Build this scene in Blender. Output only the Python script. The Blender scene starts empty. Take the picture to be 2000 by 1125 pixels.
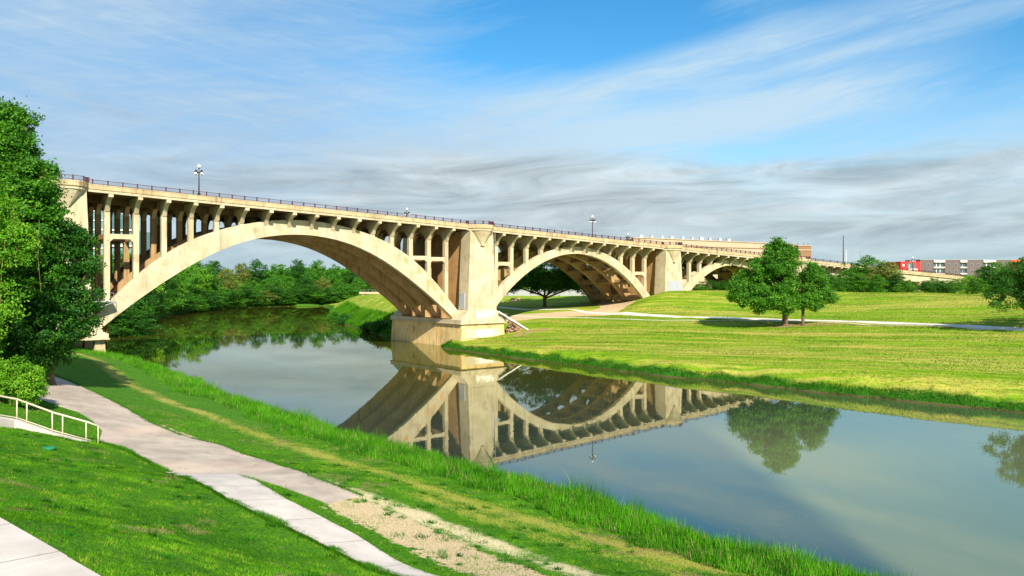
import bpy, math, random
import numpy as np
random.seed(7); rng = np.random.default_rng(7)
R = math.radians
S = bpy.context.scene
C = S.collection

# ------------------------------------------------------------------ camera
HC = 13.46; F = 1556.0; YH = 547.0
cd = bpy.data.cameras.new("camera"); cam = bpy.data.objects.new("camera", cd); C.objects.link(cam)
cam.location = (0, 0, HC); cam.rotation_euler = (R(90), 0, 0)
cd.sensor_width = 36; cd.lens = F / 2000 * 36; cd.shift_y = (YH - 562.5) / 2000
cd.clip_start = 0.3; cd.clip_end = 9000
S.camera = cam
S.view_settings.view_transform = 'Standard'; S.view_settings.look = 'None'
S.view_settings.exposure = 0.75; S.view_settings.gamma = 1
S.cycles.max_bounces = 6; S.cycles.diffuse_bounces = 3; S.cycles.glossy_bounces = 3
S.cycles.transmission_bounces = 3; S.cycles.transparent_max_bounces = 4

# ------------------------------------------------------------------ node helper
class V:
    def __init__(s, nt, sock): s.nt = nt; s.k = sock
    def _m(s, op, *a, **kw):
        n = s.nt.nodes.new('ShaderNodeMath'); n.operation = op; n.use_clamp = kw.get('clamp', False)
        for i, x in enumerate((s,) + a):
            if isinstance(x, V): s.nt.links.new(x.k, n.inputs[i])
            else: n.inputs[i].default_value = x
        return V(s.nt, n.outputs[0])
    def __add__(s, o): return s._m('ADD', o)
    def __radd__(s, o): return s._m('ADD', o)
    def __sub__(s, o): return s._m('SUBTRACT', o)
    def __rsub__(s, o): return (s * -1) + o
    def __mul__(s, o): return s._m('MULTIPLY', o)
    def __rmul__(s, o): return s._m('MULTIPLY', o)
    def __truediv__(s, o): return s._m('DIVIDE', o)
    def clamp(s): return s._m('ADD', 0.0, clamp=True)
    def sm(s, a, b):            # smoothstep a->b
        n = s.nt.nodes.new('ShaderNodeMapRange'); n.interpolation_type = 'SMOOTHSTEP'
        s.nt.links.new(s.k, n.inputs[0]); n.inputs[1].default_value = a; n.inputs[2].default_value = b
        if a > b:
            n.inputs[1].default_value = b; n.inputs[2].default_value = a
            n.inputs[3].default_value = 1; n.inputs[4].default_value = 0
        return V(s.nt, n.outputs[0])
class G:
    def __init__(s, nt): s.nt = nt
    def n(s, t, **kw):
        x = s.nt.nodes.new('ShaderNode' + t)
        for k, v in kw.items(): setattr(x, k, v)
        return x
    def coord(s, w='Object'): return V(s.nt, s.n('TexCoord').outputs[w])
    def sep(s, v):
        n = s.n('SeparateXYZ'); s.nt.links.new(v.k, n.inputs[0]); return [V(s.nt, o) for o in n.outputs]
    def comb(s, *a):
        n = s.n('CombineXYZ')
        for i, x in enumerate(a):
            if isinstance(x, V): s.nt.links.new(x.k, n.inputs[i])
            else: n.inputs[i].default_value = x
        return V(s.nt, n.outputs[0])
    def noise(s, v, sc=1.0, det=4.0, rough=0.55, dist=0.0):
        n = s.n('TexNoise'); s.nt.links.new(v.k, n.inputs['Vector']); n.inputs['Scale'].default_value = sc
        n.inputs['Detail'].default_value = det; n.inputs['Roughness'].default_value = rough
        n.inputs['Distortion'].default_value = dist; return V(s.nt, n.outputs['Fac'])
    def mix(s, f, a, b):
        n = s.n('MixRGB')
        for i, x in enumerate((f, a, b)):
            if isinstance(x, V): s.nt.links.new(x.k, n.inputs[i])
            elif i: n.inputs[i].default_value = (*x, 1)
            else: n.inputs[i].default_value = x
        return V(s.nt, n.outputs[0])
    def attr(s, name, out='Fac'):
        n = s.n('Attribute'); n.attribute_name = name; return V(s.nt, n.outputs[out])
    def bump(s, h, st=0.3, d=0.05):
        n = s.n('Bump'); s.nt.links.new(h.k, n.inputs['Height']); n.inputs['Strength'].default_value = st
        n.inputs['Distance'].default_value = d; return V(s.nt, n.outputs[0])
def mat(name, fn, rough=0.8, **kw):
    m = bpy.data.materials.new(name); m.use_nodes = True; nt = m.node_tree; nt.nodes.clear(); g = G(nt)
    out = g.n('OutputMaterial'); p = g.n('BsdfPrincipled'); p.inputs['Roughness'].default_value = rough
    p.inputs['Specular IOR Level'].default_value = kw.get('spec', 0.3)
    p.inputs['Metallic'].default_value = kw.get('metal', 0)
    nt.links.new(p.outputs[0], out.inputs[0])
    r = fn(g) if callable(fn) else fn
    b = None
    if isinstance(r, tuple) and len(r) == 2: r, b = r
    if isinstance(r, V): nt.links.new(r.k, p.inputs['Base Color'])
    else: p.inputs['Base Color'].default_value = (*r, 1)
    if b is not None: nt.links.new(b.k, p.inputs['Normal'])
    return m

# ------------------------------------------------------------------ sky and sun
SUN_AZ = math.atan2(0.30, -0.95); SUN_EL = R(35)          # azimuth from +Y, clockwise towards +X
def build_world():
    w = bpy.data.worlds.new("World"); S.world = w; w.use_nodes = True; nt = w.node_tree; nt.nodes.clear(); g = G(nt)
    sky = g.n('TexSky', sky_type='NISHITA'); sky.sun_disc = False; sky.sun_elevation = SUN_EL
    sky.sun_rotation = SUN_AZ; sky.air_density = 1.0; sky.dust_density = 0.3; sky.ozone_density = 3.0
    hs = g.n('HueSaturation'); hs.inputs['Saturation'].default_value = 1.36; hs.inputs['Hue'].default_value = 0.492; nt.links.new(sky.outputs[0], hs.inputs['Color'])
    d = g.coord('Generated'); x, y, z = g.sep(d)
    az = x._m('ARCTAN2', y)
    e = z / (x * x + y * y)._m('SQRT')
    # warped coordinates, streaks climb to the right
    wn = g.noise(g.comb(az * 2.2, e * 5, 3.0), 1.0, 3, 0.5)
    q = e - az * 0.155 + (wn - 0.5) * 0.07
    veil = g.noise(g.comb(az * 1.6 + 4.2, q * 9, 0.3), 1.0, 5, 0.55, 0.4)
    fine = g.noise(g.comb(az * 11, q * 85, 1.3), 1.0, 8, 0.66, 0.7)
    rip = g.noise(g.comb(az * 10, e * 70 + az * 10, 6.1), 1.0, 8, 0.68, 0.9)
    left = az.sm(0.16, -0.34)
    # two long streaks on the right: lines in (az, e)
    def streak(e0, sl, wd, a0, a1, a2, a3, k):
        dd = (e - az * sl - e0 + (wn - 0.5) * 0.030 + (fine - 0.5) * 0.008)._m('ABSOLUTE')
        return dd.sm(wd * 1.5, 0.0) * az.sm(a0, a1) * az.sm(a3, a2) * k * (0.25 + fine * 1.1 + veil * 0.55)
    st = streak(0.212, 0.235, 0.026, -0.12, 0.12, 0.30, 0.42, 0.75) + streak(0.160, 0.150, 0.038, -0.25, 0.02, 0.35, 0.6, 0.8) \
        + streak(0.200, 0.155, 0.012, 0.15, 0.3, 0.62, 0.9, 0.45) + streak(0.205, 0.22, 0.030, 0.28, 0.42, 0.9, 1.2, 0.45)
    blue = (az - 0.05)._m('ABSOLUTE').sm(0.30, 0.05) * e.sm(0.18, 0.33)
    cov = (veil - 0.30) * 1.5 + left * 0.46 + e.sm(0.29, 0.14) * 0.34 - blue * 0.30 - az.sm(0.0, 0.3) * 0.10 + 0.10 + (fine - 0.5) * 0.42 + (rip - 0.5) * 0.45 * left - 0.10
    cov = cov.clamp() + st
    cov = cov.clamp() * 0.90
    # grey stratus bank low over the horizon
    gn = g.noise(g.comb(az * 4.0, (e - az * 0.04) * 30, 9.0), 1.0, 9, 0.64, 0.8)
    gw = g.noise(g.comb(az * 5, e * 9, 2.0), 1.0, 4, 0.6)
    top = 0.158 - (az + 0.05)._m('ABSOLUTE').sm(0.0, 0.35) * 0.012 + (gw - 0.5) * 0.06
    bank = (e - top).sm(0.022, -0.022) * (az.sm(-0.62, -0.10) * 0.75 + 0.25)
    bank = (bank * 0.92 + ((gn - 0.50) * 1.5) * e.sm(0.19, 0.15)).clamp()
    bank = bank * e.sm(-0.01, 0.06) * (az.sm(0.75, 0.32) * 0.3 + 0.7)
    # the plume rising from the bank
    pl = ((az + 0.055 + (gw - 0.5) * 0.10 - (e - 0.17) * 0.25)._m('ABSOLUTE').sm(0.05, 0.0)) * e.sm(0.235, 0.17) * e.sm(0.10, 0.15)
    dl = ((e - 0.205 - (az + 0.52) * -0.33 + (gw - 0.5) * 0.03)._m('ABSOLUTE')).sm(0.016, 0.0) * az.sm(-0.62, -0.52) * az.sm(-0.36, -0.43)
    wisp = (((pl + dl) * ((gn - 0.2) * 1.5)).clamp() * 0.55).clamp()
    shade = g.noise(g.comb(az * 4.5 + 7, (e - az * 0.04) * 27, 4.0), 1.0, 9, 0.62, 1.2)
    dark = (shade - 0.32) * 2.3
    tone = ((rip * 0.6 + fine * 0.4 + veil) * 0.5 - 0.36) * 2.6
    cl_w = g.mix(left, (0.66, 0.86, 1.0), g.mix(tone.clamp(), (0.38, 0.55, 0.78), (0.70, 0.88, 1.0)))
    cl_g = g.mix(dark.clamp(), (0.38, 0.455, 0.50), (0.82, 0.94, 1.0))
    hz = e.sm(0.085, 0.0)
    cl_g = g.mix(hz * 0.8, cl_g, (0.48, 0.66, 0.74))
    base = g.n('Background'); nt.links.new(hs.outputs[0], base.inputs[0]); base.inputs[1].default_value = 0.098
    b2 = g.n('Background'); nt.links.new(cl_w.k, b2.inputs[0]); b2.inputs[1].default_value = 0.54
    b3 = g.n('Background'); nt.links.new(cl_g.k, b3.inputs[0]); b3.inputs[1].default_value = 0.58
    m1 = g.n('MixShader'); nt.links.new(cov.k, m1.inputs[0]); nt.links.new(base.outputs[0], m1.inputs[1]); nt.links.new(b2.outputs[0], m1.inputs[2])
    bk = (bank + wisp + hz * 0.7).clamp()
    m2 = g.n('MixShader'); nt.links.new(bk.k, m2.inputs[0]); nt.links.new(m1.outputs[0], m2.inputs[1]); nt.links.new(b3.outputs[0], m2.inputs[2])
    o = g.n('OutputWorld'); nt.links.new(m2.outputs[0], o.inputs[0])
build_world()
sl = bpy.data.lights.new("sun", 'SUN'); sl.energy = 5.0; sl.angle = R(0.55); sl.color = (1.0, 0.91, 0.76)
so = bpy.data.objects.new("sun", sl); C.objects.link(so)
so.rotation_euler = (R(90) - SUN_EL, 0, math.pi - SUN_AZ)   # lamp shines along -Z

# ------------------------------------------------------------------ mesh helpers
def tag(o, label=None, cat=None, group=None, kind=None):
    if label: o['label'] = label
    if cat: o['category'] = cat
    if group: o['group'] = group
    if kind: o['kind'] = kind
    return o
def link(o, parent=None):
    C.objects.link(o)
    if parent: o.parent = parent
    return o
def empty(name, loc, rz=0, **kw):
    o = bpy.data.objects.new(name, None); o.location = loc; o.rotation_euler = (0, 0, rz); o.empty_display_size = 0.5
    C.objects.link(o); return tag(o, **kw)
class MB:
    def __init__(s): s.v = []; s.f = []
    def add(s, vs, fs):
        b = len(s.v); s.v += [tuple(p) for p in vs]; s.f += [tuple(i + b for i in f) for f in fs]; return s
    def box(s, x0, x1, y0, y1, z0, z1):
        vs = [(x, y, z) for z in (z0, z1) for x, y in ((x0, y0), (x1, y0), (x1, y1), (x0, y1))]
        return s.add(vs, [(3, 2, 1, 0), (4, 5, 6, 7), (0, 1, 5, 4), (1, 2, 6, 5), (2, 3, 7, 6), (3, 0, 4, 7)])
    def prism(s, poly, axis, a, b):
        """poly of 2-D points extruded along axis from a to b; axis 'y': poly=(x,z); 'x': poly=(y,z); 'z': poly=(x,y)"""
        mk = {'y': lambda p, t: (p[0], t, p[1]), 'x': lambda p, t: (t, p[0], p[1]), 'z': lambda p, t: (p[0], p[1], t)}[axis]
        n = len(poly); vs = [mk(p, a) for p in poly] + [mk(p, b) for p in poly]
        fs = [tuple(range(n)), tuple(range(2 * n - 1, n - 1, -1))] + [(i, i + n, (i + 1) % n + n, (i + 1) % n) for i in range(n)]
        return s.add(vs, fs)
    def hexa(s, b, t):           # 4 bottom points, 4 top points
        return s.add(list(b) + list(t), [(3, 2, 1, 0), (4, 5, 6, 7), (0, 1, 5, 4), (1, 2, 6, 5), (2, 3, 7, 6), (3, 0, 4, 7)])
    def tube(s, pts, rad, n=8, cap=True):
        pts = [np.array(p, float) for p in pts]; base = len(s.v)
        if not hasattr(rad, '__len__'): rad = [rad] * len(pts)
        u = None
        for i, p in enumerate(pts):
            d = pts[min(i + 1, len(pts) - 1)] - pts[max(i - 1, 0)]; d /= (np.linalg.norm(d) + 1e-9)
            if u is None: u = np.cross(d, (0, 0, 1) if abs(d[2]) < 0.9 else (1, 0, 0))
            u = u - d * np.dot(u, d); u /= np.linalg.norm(u); w = np.cross(d, u)
            for k in range(n):
                a = 2 * math.pi * k / n; s.v.append(tuple(p + rad[i] * (u * math.cos(a) + w * math.sin(a))))
        for i in range(len(pts) - 1):
            for k in range(n):
                a = base + i * n + k; b = base + i * n + (k + 1) % n; s.f.append((a, b, b + n, a + n))
        if cap: s.f.append(tuple(base + k for k in reversed(range(n)))); s.f.append(tuple(base + (len(pts) - 1) * n + k for k in range(n)))
        return s
    def lathe(s, c, prof, n=12):
        base = len(s.v)
        for r, z in prof:
            for k in range(n):
                a = 2 * math.pi * k / n; s.v.append((c[0] + r * math.cos(a), c[1] + r * math.sin(a), c[2] + z))
        for i in range(len(prof) - 1):
            for k in range(n):
                a = base + i * n + k; b = base + i * n + (k + 1) % n; s.f.append((a, b, b + n, a + n))
        s.f.append(tuple(base + k for k in reversed(range(n)))); s.f.append(tuple(base + (len(prof) - 1) * n + k for k in range(n)))
        return s
    def build(s, name, m, parent=None, smooth=False, fix=True, **kw):
        me = bpy.data.meshes.new(name); me.from_pydata(s.v, [], s.f)
        if fix:
            import bmesh
            bm = bmesh.new(); bm.from_mesh(me); bmesh.ops.recalc_face_normals(bm, faces=bm.faces); bm.to_mesh(me); bm.free()
        me.materials.append(m)
        if smooth: me.polygons.foreach_set('use_smooth', [True] * len(me.polygons))
        o = bpy.data.objects.new(name, me); link(o, parent); return tag(o, **kw)
def npmesh(name, verts, faces, m, parent=None, attrs=None, k=4, smooth=False, **kw):
    """verts (n,3); faces (m,k) numpy; attrs: dict name->per-vertex float array"""
    me = bpy.data.meshes.new(name); nv = len(verts); nf = len(faces)
    me.vertices.add(nv); me.vertices.foreach_set('co', np.asarray(verts, np.float32).ravel())
    me.loops.add(nf * k); me.loops.foreach_set('vertex_index', np.asarray(faces, np.int32).ravel())
    me.polygons.add(nf); me.polygons.foreach_set('loop_start', np.arange(0, nf * k, k, dtype=np.int32))
    if smooth: me.polygons.foreach_set('use_smooth', np.ones(nf, bool))
    me.update(calc_edges=True)
    for a, val in (attrs or {}).items():
        if val.ndim == 1:
            at = me.attributes.new(a, 'FLOAT', 'POINT'); at.data.foreach_set('value', val.astype(np.float32))
        else:
            at = me.attributes.new(a, 'FLOAT_COLOR', 'POINT'); c4 = np.ones((nv, 4), np.float32); c4[:, :3] = val
            at.data.foreach_set('color', c4.ravel())
    if m: me.materials.append(m)
    o = bpy.data.objects.new(name, me); link(o, parent); return tag(o, **kw)

def gp(px, py, z):               # where the sight line through a photo pixel meets height z
    Y = (HC - z) * F / (py - YH); return ((px - 1000) * Y / F, Y)

# ------------------------------------------------------------------ terrain
near_shore = [(-110, 170), (-95, 150), (-80, 138), (-66, 128), (-52, 117), (-39.5, 99.6), (-27, 82.3), (-15.6, 68.3), (-7.9, 60.1), (-1.7, 52.9), (3.2, 47.9), (6.6, 43.7),
              (10.0, 39.0), (14.2, 34.6), (22, 24), (33, 8), (46, -12), (60, -40)]
far_shore = [(150, -40), (118, 5), (92, 38), (70, 62), (51.8, 80.5), (44.5, 87.6), (38.7, 92.7), (30.6, 102.7), (21.4, 110.8), (11.2, 124), (2, 135.5), (-7.5, 148.5),
             (-13.5, 157), (-14.5, 162), (-15, 170), (-20, 178), (-27, 184), (-33, 197), (-42.5, 220), (-50, 240), (-58, 262), (-73.5, 322), (-90, 395), (-99, 412), (-116, 406),
             (-134, 378), (-136, 345), (-132, 308), (-118, 250), (-106, 215), (-100, 190)]
water_poly = np.array(near_shore[::1] + far_shore, float)
def sdf_poly(P, poly):
    """signed distance, negative inside"""
    d = np.full(len(P), 1e9); inside = np.zeros(len(P), bool); n = len(poly)
    for i in range(n):
        a = poly[i]; b = poly[(i + 1) % n]; e = b - a; w = P - a
        t = np.clip((w @ e) / (e @ e), 0, 1); q = w - t[:, None] * e; d = np.minimum(d, (q ** 2).sum(1))
        c = (a[1] > P[:, 1]) != (b[1] > P[:, 1])
        with np.errstate(divide='ignore', invalid='ignore'):
            xi = (b[0] - a[0]) * (P[:, 1] - a[1]) / (b[1] - a[1]) + a[0]
        inside ^= c & (P[:, 0] < xi)
    d = np.sqrt(d); return np.where(inside, -d, d)
cp = []
def add(px, py, z): x, y = gp(px, py, z); cp.append((x, y, z))
for p in [(600, 920, 3.7), (640, 985, 3.75), (700, 970, 3.7), (330, 925, 3.7), (460, 930, 3.65), (200, 865, 3.9), (230, 790, 4.1), (100, 735, 4.7), (800, 1125, 3.3),
          (1000, 1100, 3.1), (1100, 1125, 3.0), (1300, 1100, 2.2), (900, 960, 2.4), (700, 900, 2.4), (500, 820, 2.4), (330, 760, 2.5), (200, 700, 2.7), (150, 690, 3.4),
          (740, 1125, 3.35), (500, 1080, 4.3), (0, 845, 6.0), (40, 845, 5.7), (100, 850, 5.0), (150, 860, 4.3), (0, 900, 6.5), (0, 1000, 7.9), (205, 1125, 7.9), (150, 950, 5.7), (300, 1000, 5.0), (400, 1125, 6.4),
          # far bank
          (1464, 735, 1.5), (1650, 757, 1.5), (1800, 772, 1.5), (1140, 700, 1.4), (1000, 690, 1.3), (920, 673, 1.1), (1533, 690, 2.9), (1800, 715, 3.1), (1250, 660, 3.4),
          (1050, 640, 3.5), (1533, 636, 5.3), (1700, 640, 5.2), (1900, 650, 5.3), (1195, 612.5, 5.5), (1350, 621, 5.6), (1500, 624, 5.7), (1670, 627, 5.9), (1820, 633, 6.0), (2000, 643, 6.1),
          (1110, 604, 6.4), (1030, 610, 5.6), (1000, 640, 3.0), (985, 650, 2.4), (1199, 601, 6.7), (1163, 595, 7.0), (1063, 600, 6.3), (1400, 600, 7.5), (1700, 605, 7.6), (1900, 612, 7.5), (1250, 594, 7.8), (1550, 602, 7.5)]: add(*p)
fp_px = [1000, 1030, 1100, 1195, 1325, 1500, 1670, 1820, 2000, 2150]; fp_py = [602, 606, 609.5, 613, 620, 624, 628, 634, 643, 652]; fp_z = [6.1, 5.8, 5.6, 5.5, 5.55, 5.7, 5.9, 6.0, 6.1, 6.1]
for q in np.arange(1150, 2100, 28): add(q, float(np.interp(q, fp_px, fp_py)), float(np.interp(q, fp_px, fp_z))); add(q, float(np.interp(q, fp_px, fp_py)) + 7, float(np.interp(q, fp_px, fp_z)) - .25)
cp += [(0, 0, 11.8), (-10, 0, 11.8), (10, 0, 10), (0, 6, 10.0), (-6, 7, 8.3), (-9, 11, 7.5), (-14, 14, 7.5), (-18, 17, 7.5), (-13, 10, 7.6), (4, 14, 6.2), (10, 20, 4.0), (20, 5, 4), (-25, 12, 7.8), (-40, 20, 12), (-30, 30, 8.4), (-50, 45, 10), (0, -30, 12), (30, -40, 8),
       (-45, 60, 7.5), (-60, 70, 9), (-58, 90, 6.5), (-61, 119, 2.6), (-70, 118, 4), (-85, 105, 10), (-75, 130, 4), (-100, 120, 13), (-140, 160, 13), (-112, 190, 1.2), (-122, 220, 1.2), (-128, 250, 1.2), (-143, 300, 1.2), (-148, 340, 1.2), (-150, 380, 1.2), (-180, 300, 4), (-170, 220, 5), (-100, 424, 1.1), (-122, 415, 1.1), (-88, 420, 1.2),
       # levee crest and beyond
       (38, 194, 10.8), (45, 191, 10.8), (55, 187, 10.8), (73, 180, 10.8), (87, 169, 10.8), (98, 150, 10.8), (112, 132, 10.8), (130, 105, 10.8), (150, 75, 10.8), (41, 197, 10.6), (50, 205, 10), (80, 195, 9.5), (110, 175, 9.5), (140, 130, 9.5),
       (-1, 166, 2.4), (3, 172, 4.0), (28, 200, 7.8), (24, 193, 6.6), (28, 214, 9.2), (60, 230, 9), (120, 240, 9), (168, 300, 10), (200, 200, 9), (9, 215, 6.2), (0, 240, 8.6), (23, 240, 8.8), (10, 260, 8.9),
       (-20, 205, 5.0), (-34, 228, 7.2), (-38, 245, 8.0), (-48, 280, 8.0), (-20, 250, 8.6), (-60, 340, 7.5), (-30, 330, 8.5), (-78, 430, 1.5), (-60, 420, 3.6), (0, 420, 8), (-130, 430, 2.8), (-180, 440, 4), (-100, 470, 4), (-40, 470, 6), (100, 420, 9), (300, 420, 9),
       (-30, 620, 9), (-400, 600, 10), (400, 700, 9), (-300, 100, 14), (-300, 300, 12), (400, 100, 9), (300, 0, 9), (-200, -200, 14), (200, -300, 9), (120, -60, 4), (170, 0, 7), (100, 60, 3.5), (130, 30, 4)]
cp = np.array(cp, float)
def rbf_fit(P, z):
    d = np.sqrt(((P[:, None] - P[None]) ** 2).sum(-1)); n = len(P)
    A = np.zeros((n + 3, n + 3)); A[:n, :n] = -d - np.eye(n) * 0.25; A[:n, n:] = np.c_[np.ones(n), P]; A[n:, :n] = A[:n, n:].T
    return np.linalg.solve(A, np.r_[z, 0, 0, 0])
W_ = rbf_fit(cp[:, :2], cp[:, 2])
def land(P):
    out = np.zeros(len(P))
    for i in range(0, len(P), 20000):
        Q = P[i:i + 20000]; d = np.sqrt(((Q[:, None] - cp[None, :, :2]) ** 2).sum(-1) + 1.0)
        out[i:i + 20000] = -d @ W_[:-3] + W_[-3] + Q @ W_[-2:]
    return out
def lattice_noise(P, s, seed):
    r = np.random.default_rng(seed); T = r.random((64, 64)); q = P / s; i = np.floor(q).astype(int); f = q - i; f = f * f * (3 - 2 * f)
    g = lambda a, b: T[(i[:, 0] + a) % 64, (i[:, 1] + b) % 64]
    return (g(0, 0) * (1 - f[:, 0]) + g(1, 0) * f[:, 0]) * (1 - f[:, 1]) + (g(0, 1) * (1 - f[:, 0]) + g(1, 1) * f[:, 0]) * f[:, 1] - 0.5
def height_raw(P):
    r = np.sqrt((P ** 2).sum(1)); far = np.clip((r - 450) / 300, 0, 1)
    L = np.clip(land(P), 0.9, 16) * (1 - far) + 9 * far
    L = L + lattice_noise(P, 3.3, 1) * 0.10 + lattice_noise(P, 1.1, 2) * 0.04 + lattice_noise(P, 14, 3) * 0.25
    d = sdf_poly(P, water_poly) + lattice_noise(P, 2.6, 5) * 1.0 + lattice_noise(P, 0.9, 6) * 0.4
    bank = np.where(d > 0, 0.05 + d * 0.62, np.maximum(d * 0.4 - 0.05, -2.2))
    k = 0.35; h = np.clip(0.5 + 0.5 * (L - bank) / k, 0, 1)
    return np.where(d > 0, L * (1 - h) + bank * h - k * h * (1 - h), bank)
def lines(segs):
    out = [segs[0][0]]
    for a, b, st in segs:
        n = max(1, int(round((b - a) / st))); out += list(np.linspace(a, b, n + 1)[1:])
    return np.array(out)
gx = lines([(-6000, -1500, 900), (-1500, -400, 140), (-400, -160, 16), (-160, -60, 1.6), (-60, 30, 0.42), (30, 110, 0.8), (110, 200, 3), (200, 500, 16), (500, 1500, 120), (1500, 6000, 900)])
gy = lines([(-6000, -600, 900), (-600, -60, 45), (-60, 6, 4), (6, 75, 0.42), (75, 200, 0.8), (200, 300, 2), (300, 450, 4), (450, 800, 30), (800, 2000, 200), (2000, 7000, 1000)])
GX, GY = np.meshgrid(gx, gy); GP = np.c_[GX.ravel(), GY.ravel()]
GZ = height_raw(GP).reshape(GX.shape)
def H(x, y):
    x = np.asarray(x, float); y = np.asarray(y, float)
    i = np.clip(np.searchsorted(gx, x) - 1, 0, len(gx) - 2); j = np.clip(np.searchsorted(gy, y) - 1, 0, len(gy) - 2)
    u = (x - gx[i]) / (gx[i + 1] - gx[i]); v = (y - gy[j]) / (gy[j + 1] - gy[j])
    return (GZ[j, i] * (1 - u) + GZ[j, i + 1] * u) * (1 - v) + (GZ[j + 1, i] * (1 - u) + GZ[j + 1, i + 1] * u) * v
def hit(px, py):                 # first ground point under a photo pixel
    t = np.geomspace(3, 600, 4000); x = (px - 1000) / F * t; z = HC - (py - YH) / F * t
    k = np.argmax(H(x, t) > z); return (x[k], t[k])
def world_line(pts): return np.array([hit(*p) for p in pts])
def dist_line(P, L):
    d = np.full(len(P), 1e9)
    for a, b in zip(L[:-1], L[1:]):
        e = b - a; w = P - a; t = np.clip((w @ e) / (e @ e + 1e-9), 0, 1); q = w - t[:, None] * e; d = np.minimum(d, (q ** 2).sum(1))
    return np.sqrt(d)
# ground cover zones (what grows or lies where)
yellow = world_line([(150, 690), (230, 735), (330, 785), (450, 828), (600, 880), (750, 925), (900, 975), (1050, 1020), (1200, 1060), (1400, 1112)])
dirt1 = world_line([(690, 990), (760, 1020), (840, 1060), (920, 1095), (1000, 1122), (1080, 1150)])
yellow2 = world_line([(820, 968), (950, 1015), (1100, 1062), (1250, 1100), (1330, 1124)])
straw = world_line([(610, 935), (700, 965), (800, 1000), (900, 1040), (1010, 1080), (1120, 1115), (1230, 1150), (1330, 1185)])
edge1 = world_line([(290, 826), (380, 858), (480, 892), (600, 930)])
far_side = lambda P: (P[:, 0] * 0.787 + P[:, 1] * 0.617) > 62          # true beyond the river
def zones(P):
    n = lattice_noise(P, 1.3, 11) + 0.5 * lattice_noise(P, 0.5, 12)
    sd = sdf_poly(P, water_poly)
    near = ~((P @ np.array([0.787, 0.617])) > 62)
    nb = (P[:, 1] < 135) & (sdf_poly(P, np.array([(-70, 125), (-52, 117), (-39.5, 99.6), (-15.6, 68.3), (3.2, 47.9), (14.2, 34.6), (46, -12), (-200, -100), (-200, 130)])) < 1)
    dry_lit = (np.exp(-(dist_line(P, yellow) / 1.0) ** 2) * 0.85 + np.exp(-(dist_line(P, yellow2) / .7) ** 2) * 0.62) * (1 + n * 0.7)  # yellow strip: dry mown grass, with its sunlit brightness put into the colour
    dirt = np.clip(np.exp(-(dist_line(P, dirt1) / 1.30) ** 4) * 1.0 + np.exp(-(dist_line(P, edge1) / 0.65) ** 2) * 0.85, 0, 1)
    stw = np.exp(-(dist_line(P, straw) / 0.80) ** 2) * (1 + n * 0.8)
    lb_ = sdf_poly(P, np.array([(-62, 124), (-75, 140), (-100, 190), (-116, 250), (-130, 308), (-133, 345), (-130, 376), (-112, 398), (-88, 404), (-74, 418), (-40, 520), (0, 760), (-1500, 760), (-1500, 0), (-200, 60)])) < 0
    return (nb | lb_).astype(float), dry_lit * nb, dirt * nb, stw * nb, sd
nb, zdry_lit, zdirt, zstraw, zsd = zones(GP)
tan_c = np.array([gp(1120, 602, 6.3), gp(1180, 600, 6.6), gp(1060, 607, 6.0)])
ztan = np.clip(1.4 * np.exp(-(dist_line(GP, np.array([(0.5, 187), (10, 186), (19, 188), (26, 196), (27, 210)])) / 4.2) ** 4), 0, 1)
mulch = np.exp(-(dist_line(GP, np.array([(47.6, 142), (56, 141.4)])) / 2.0) ** 4)
brownp = np.exp(-(dist_line(GP, np.array([(1.8, 161), (6, 163.5)])) / 2.0) ** 4)
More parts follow.
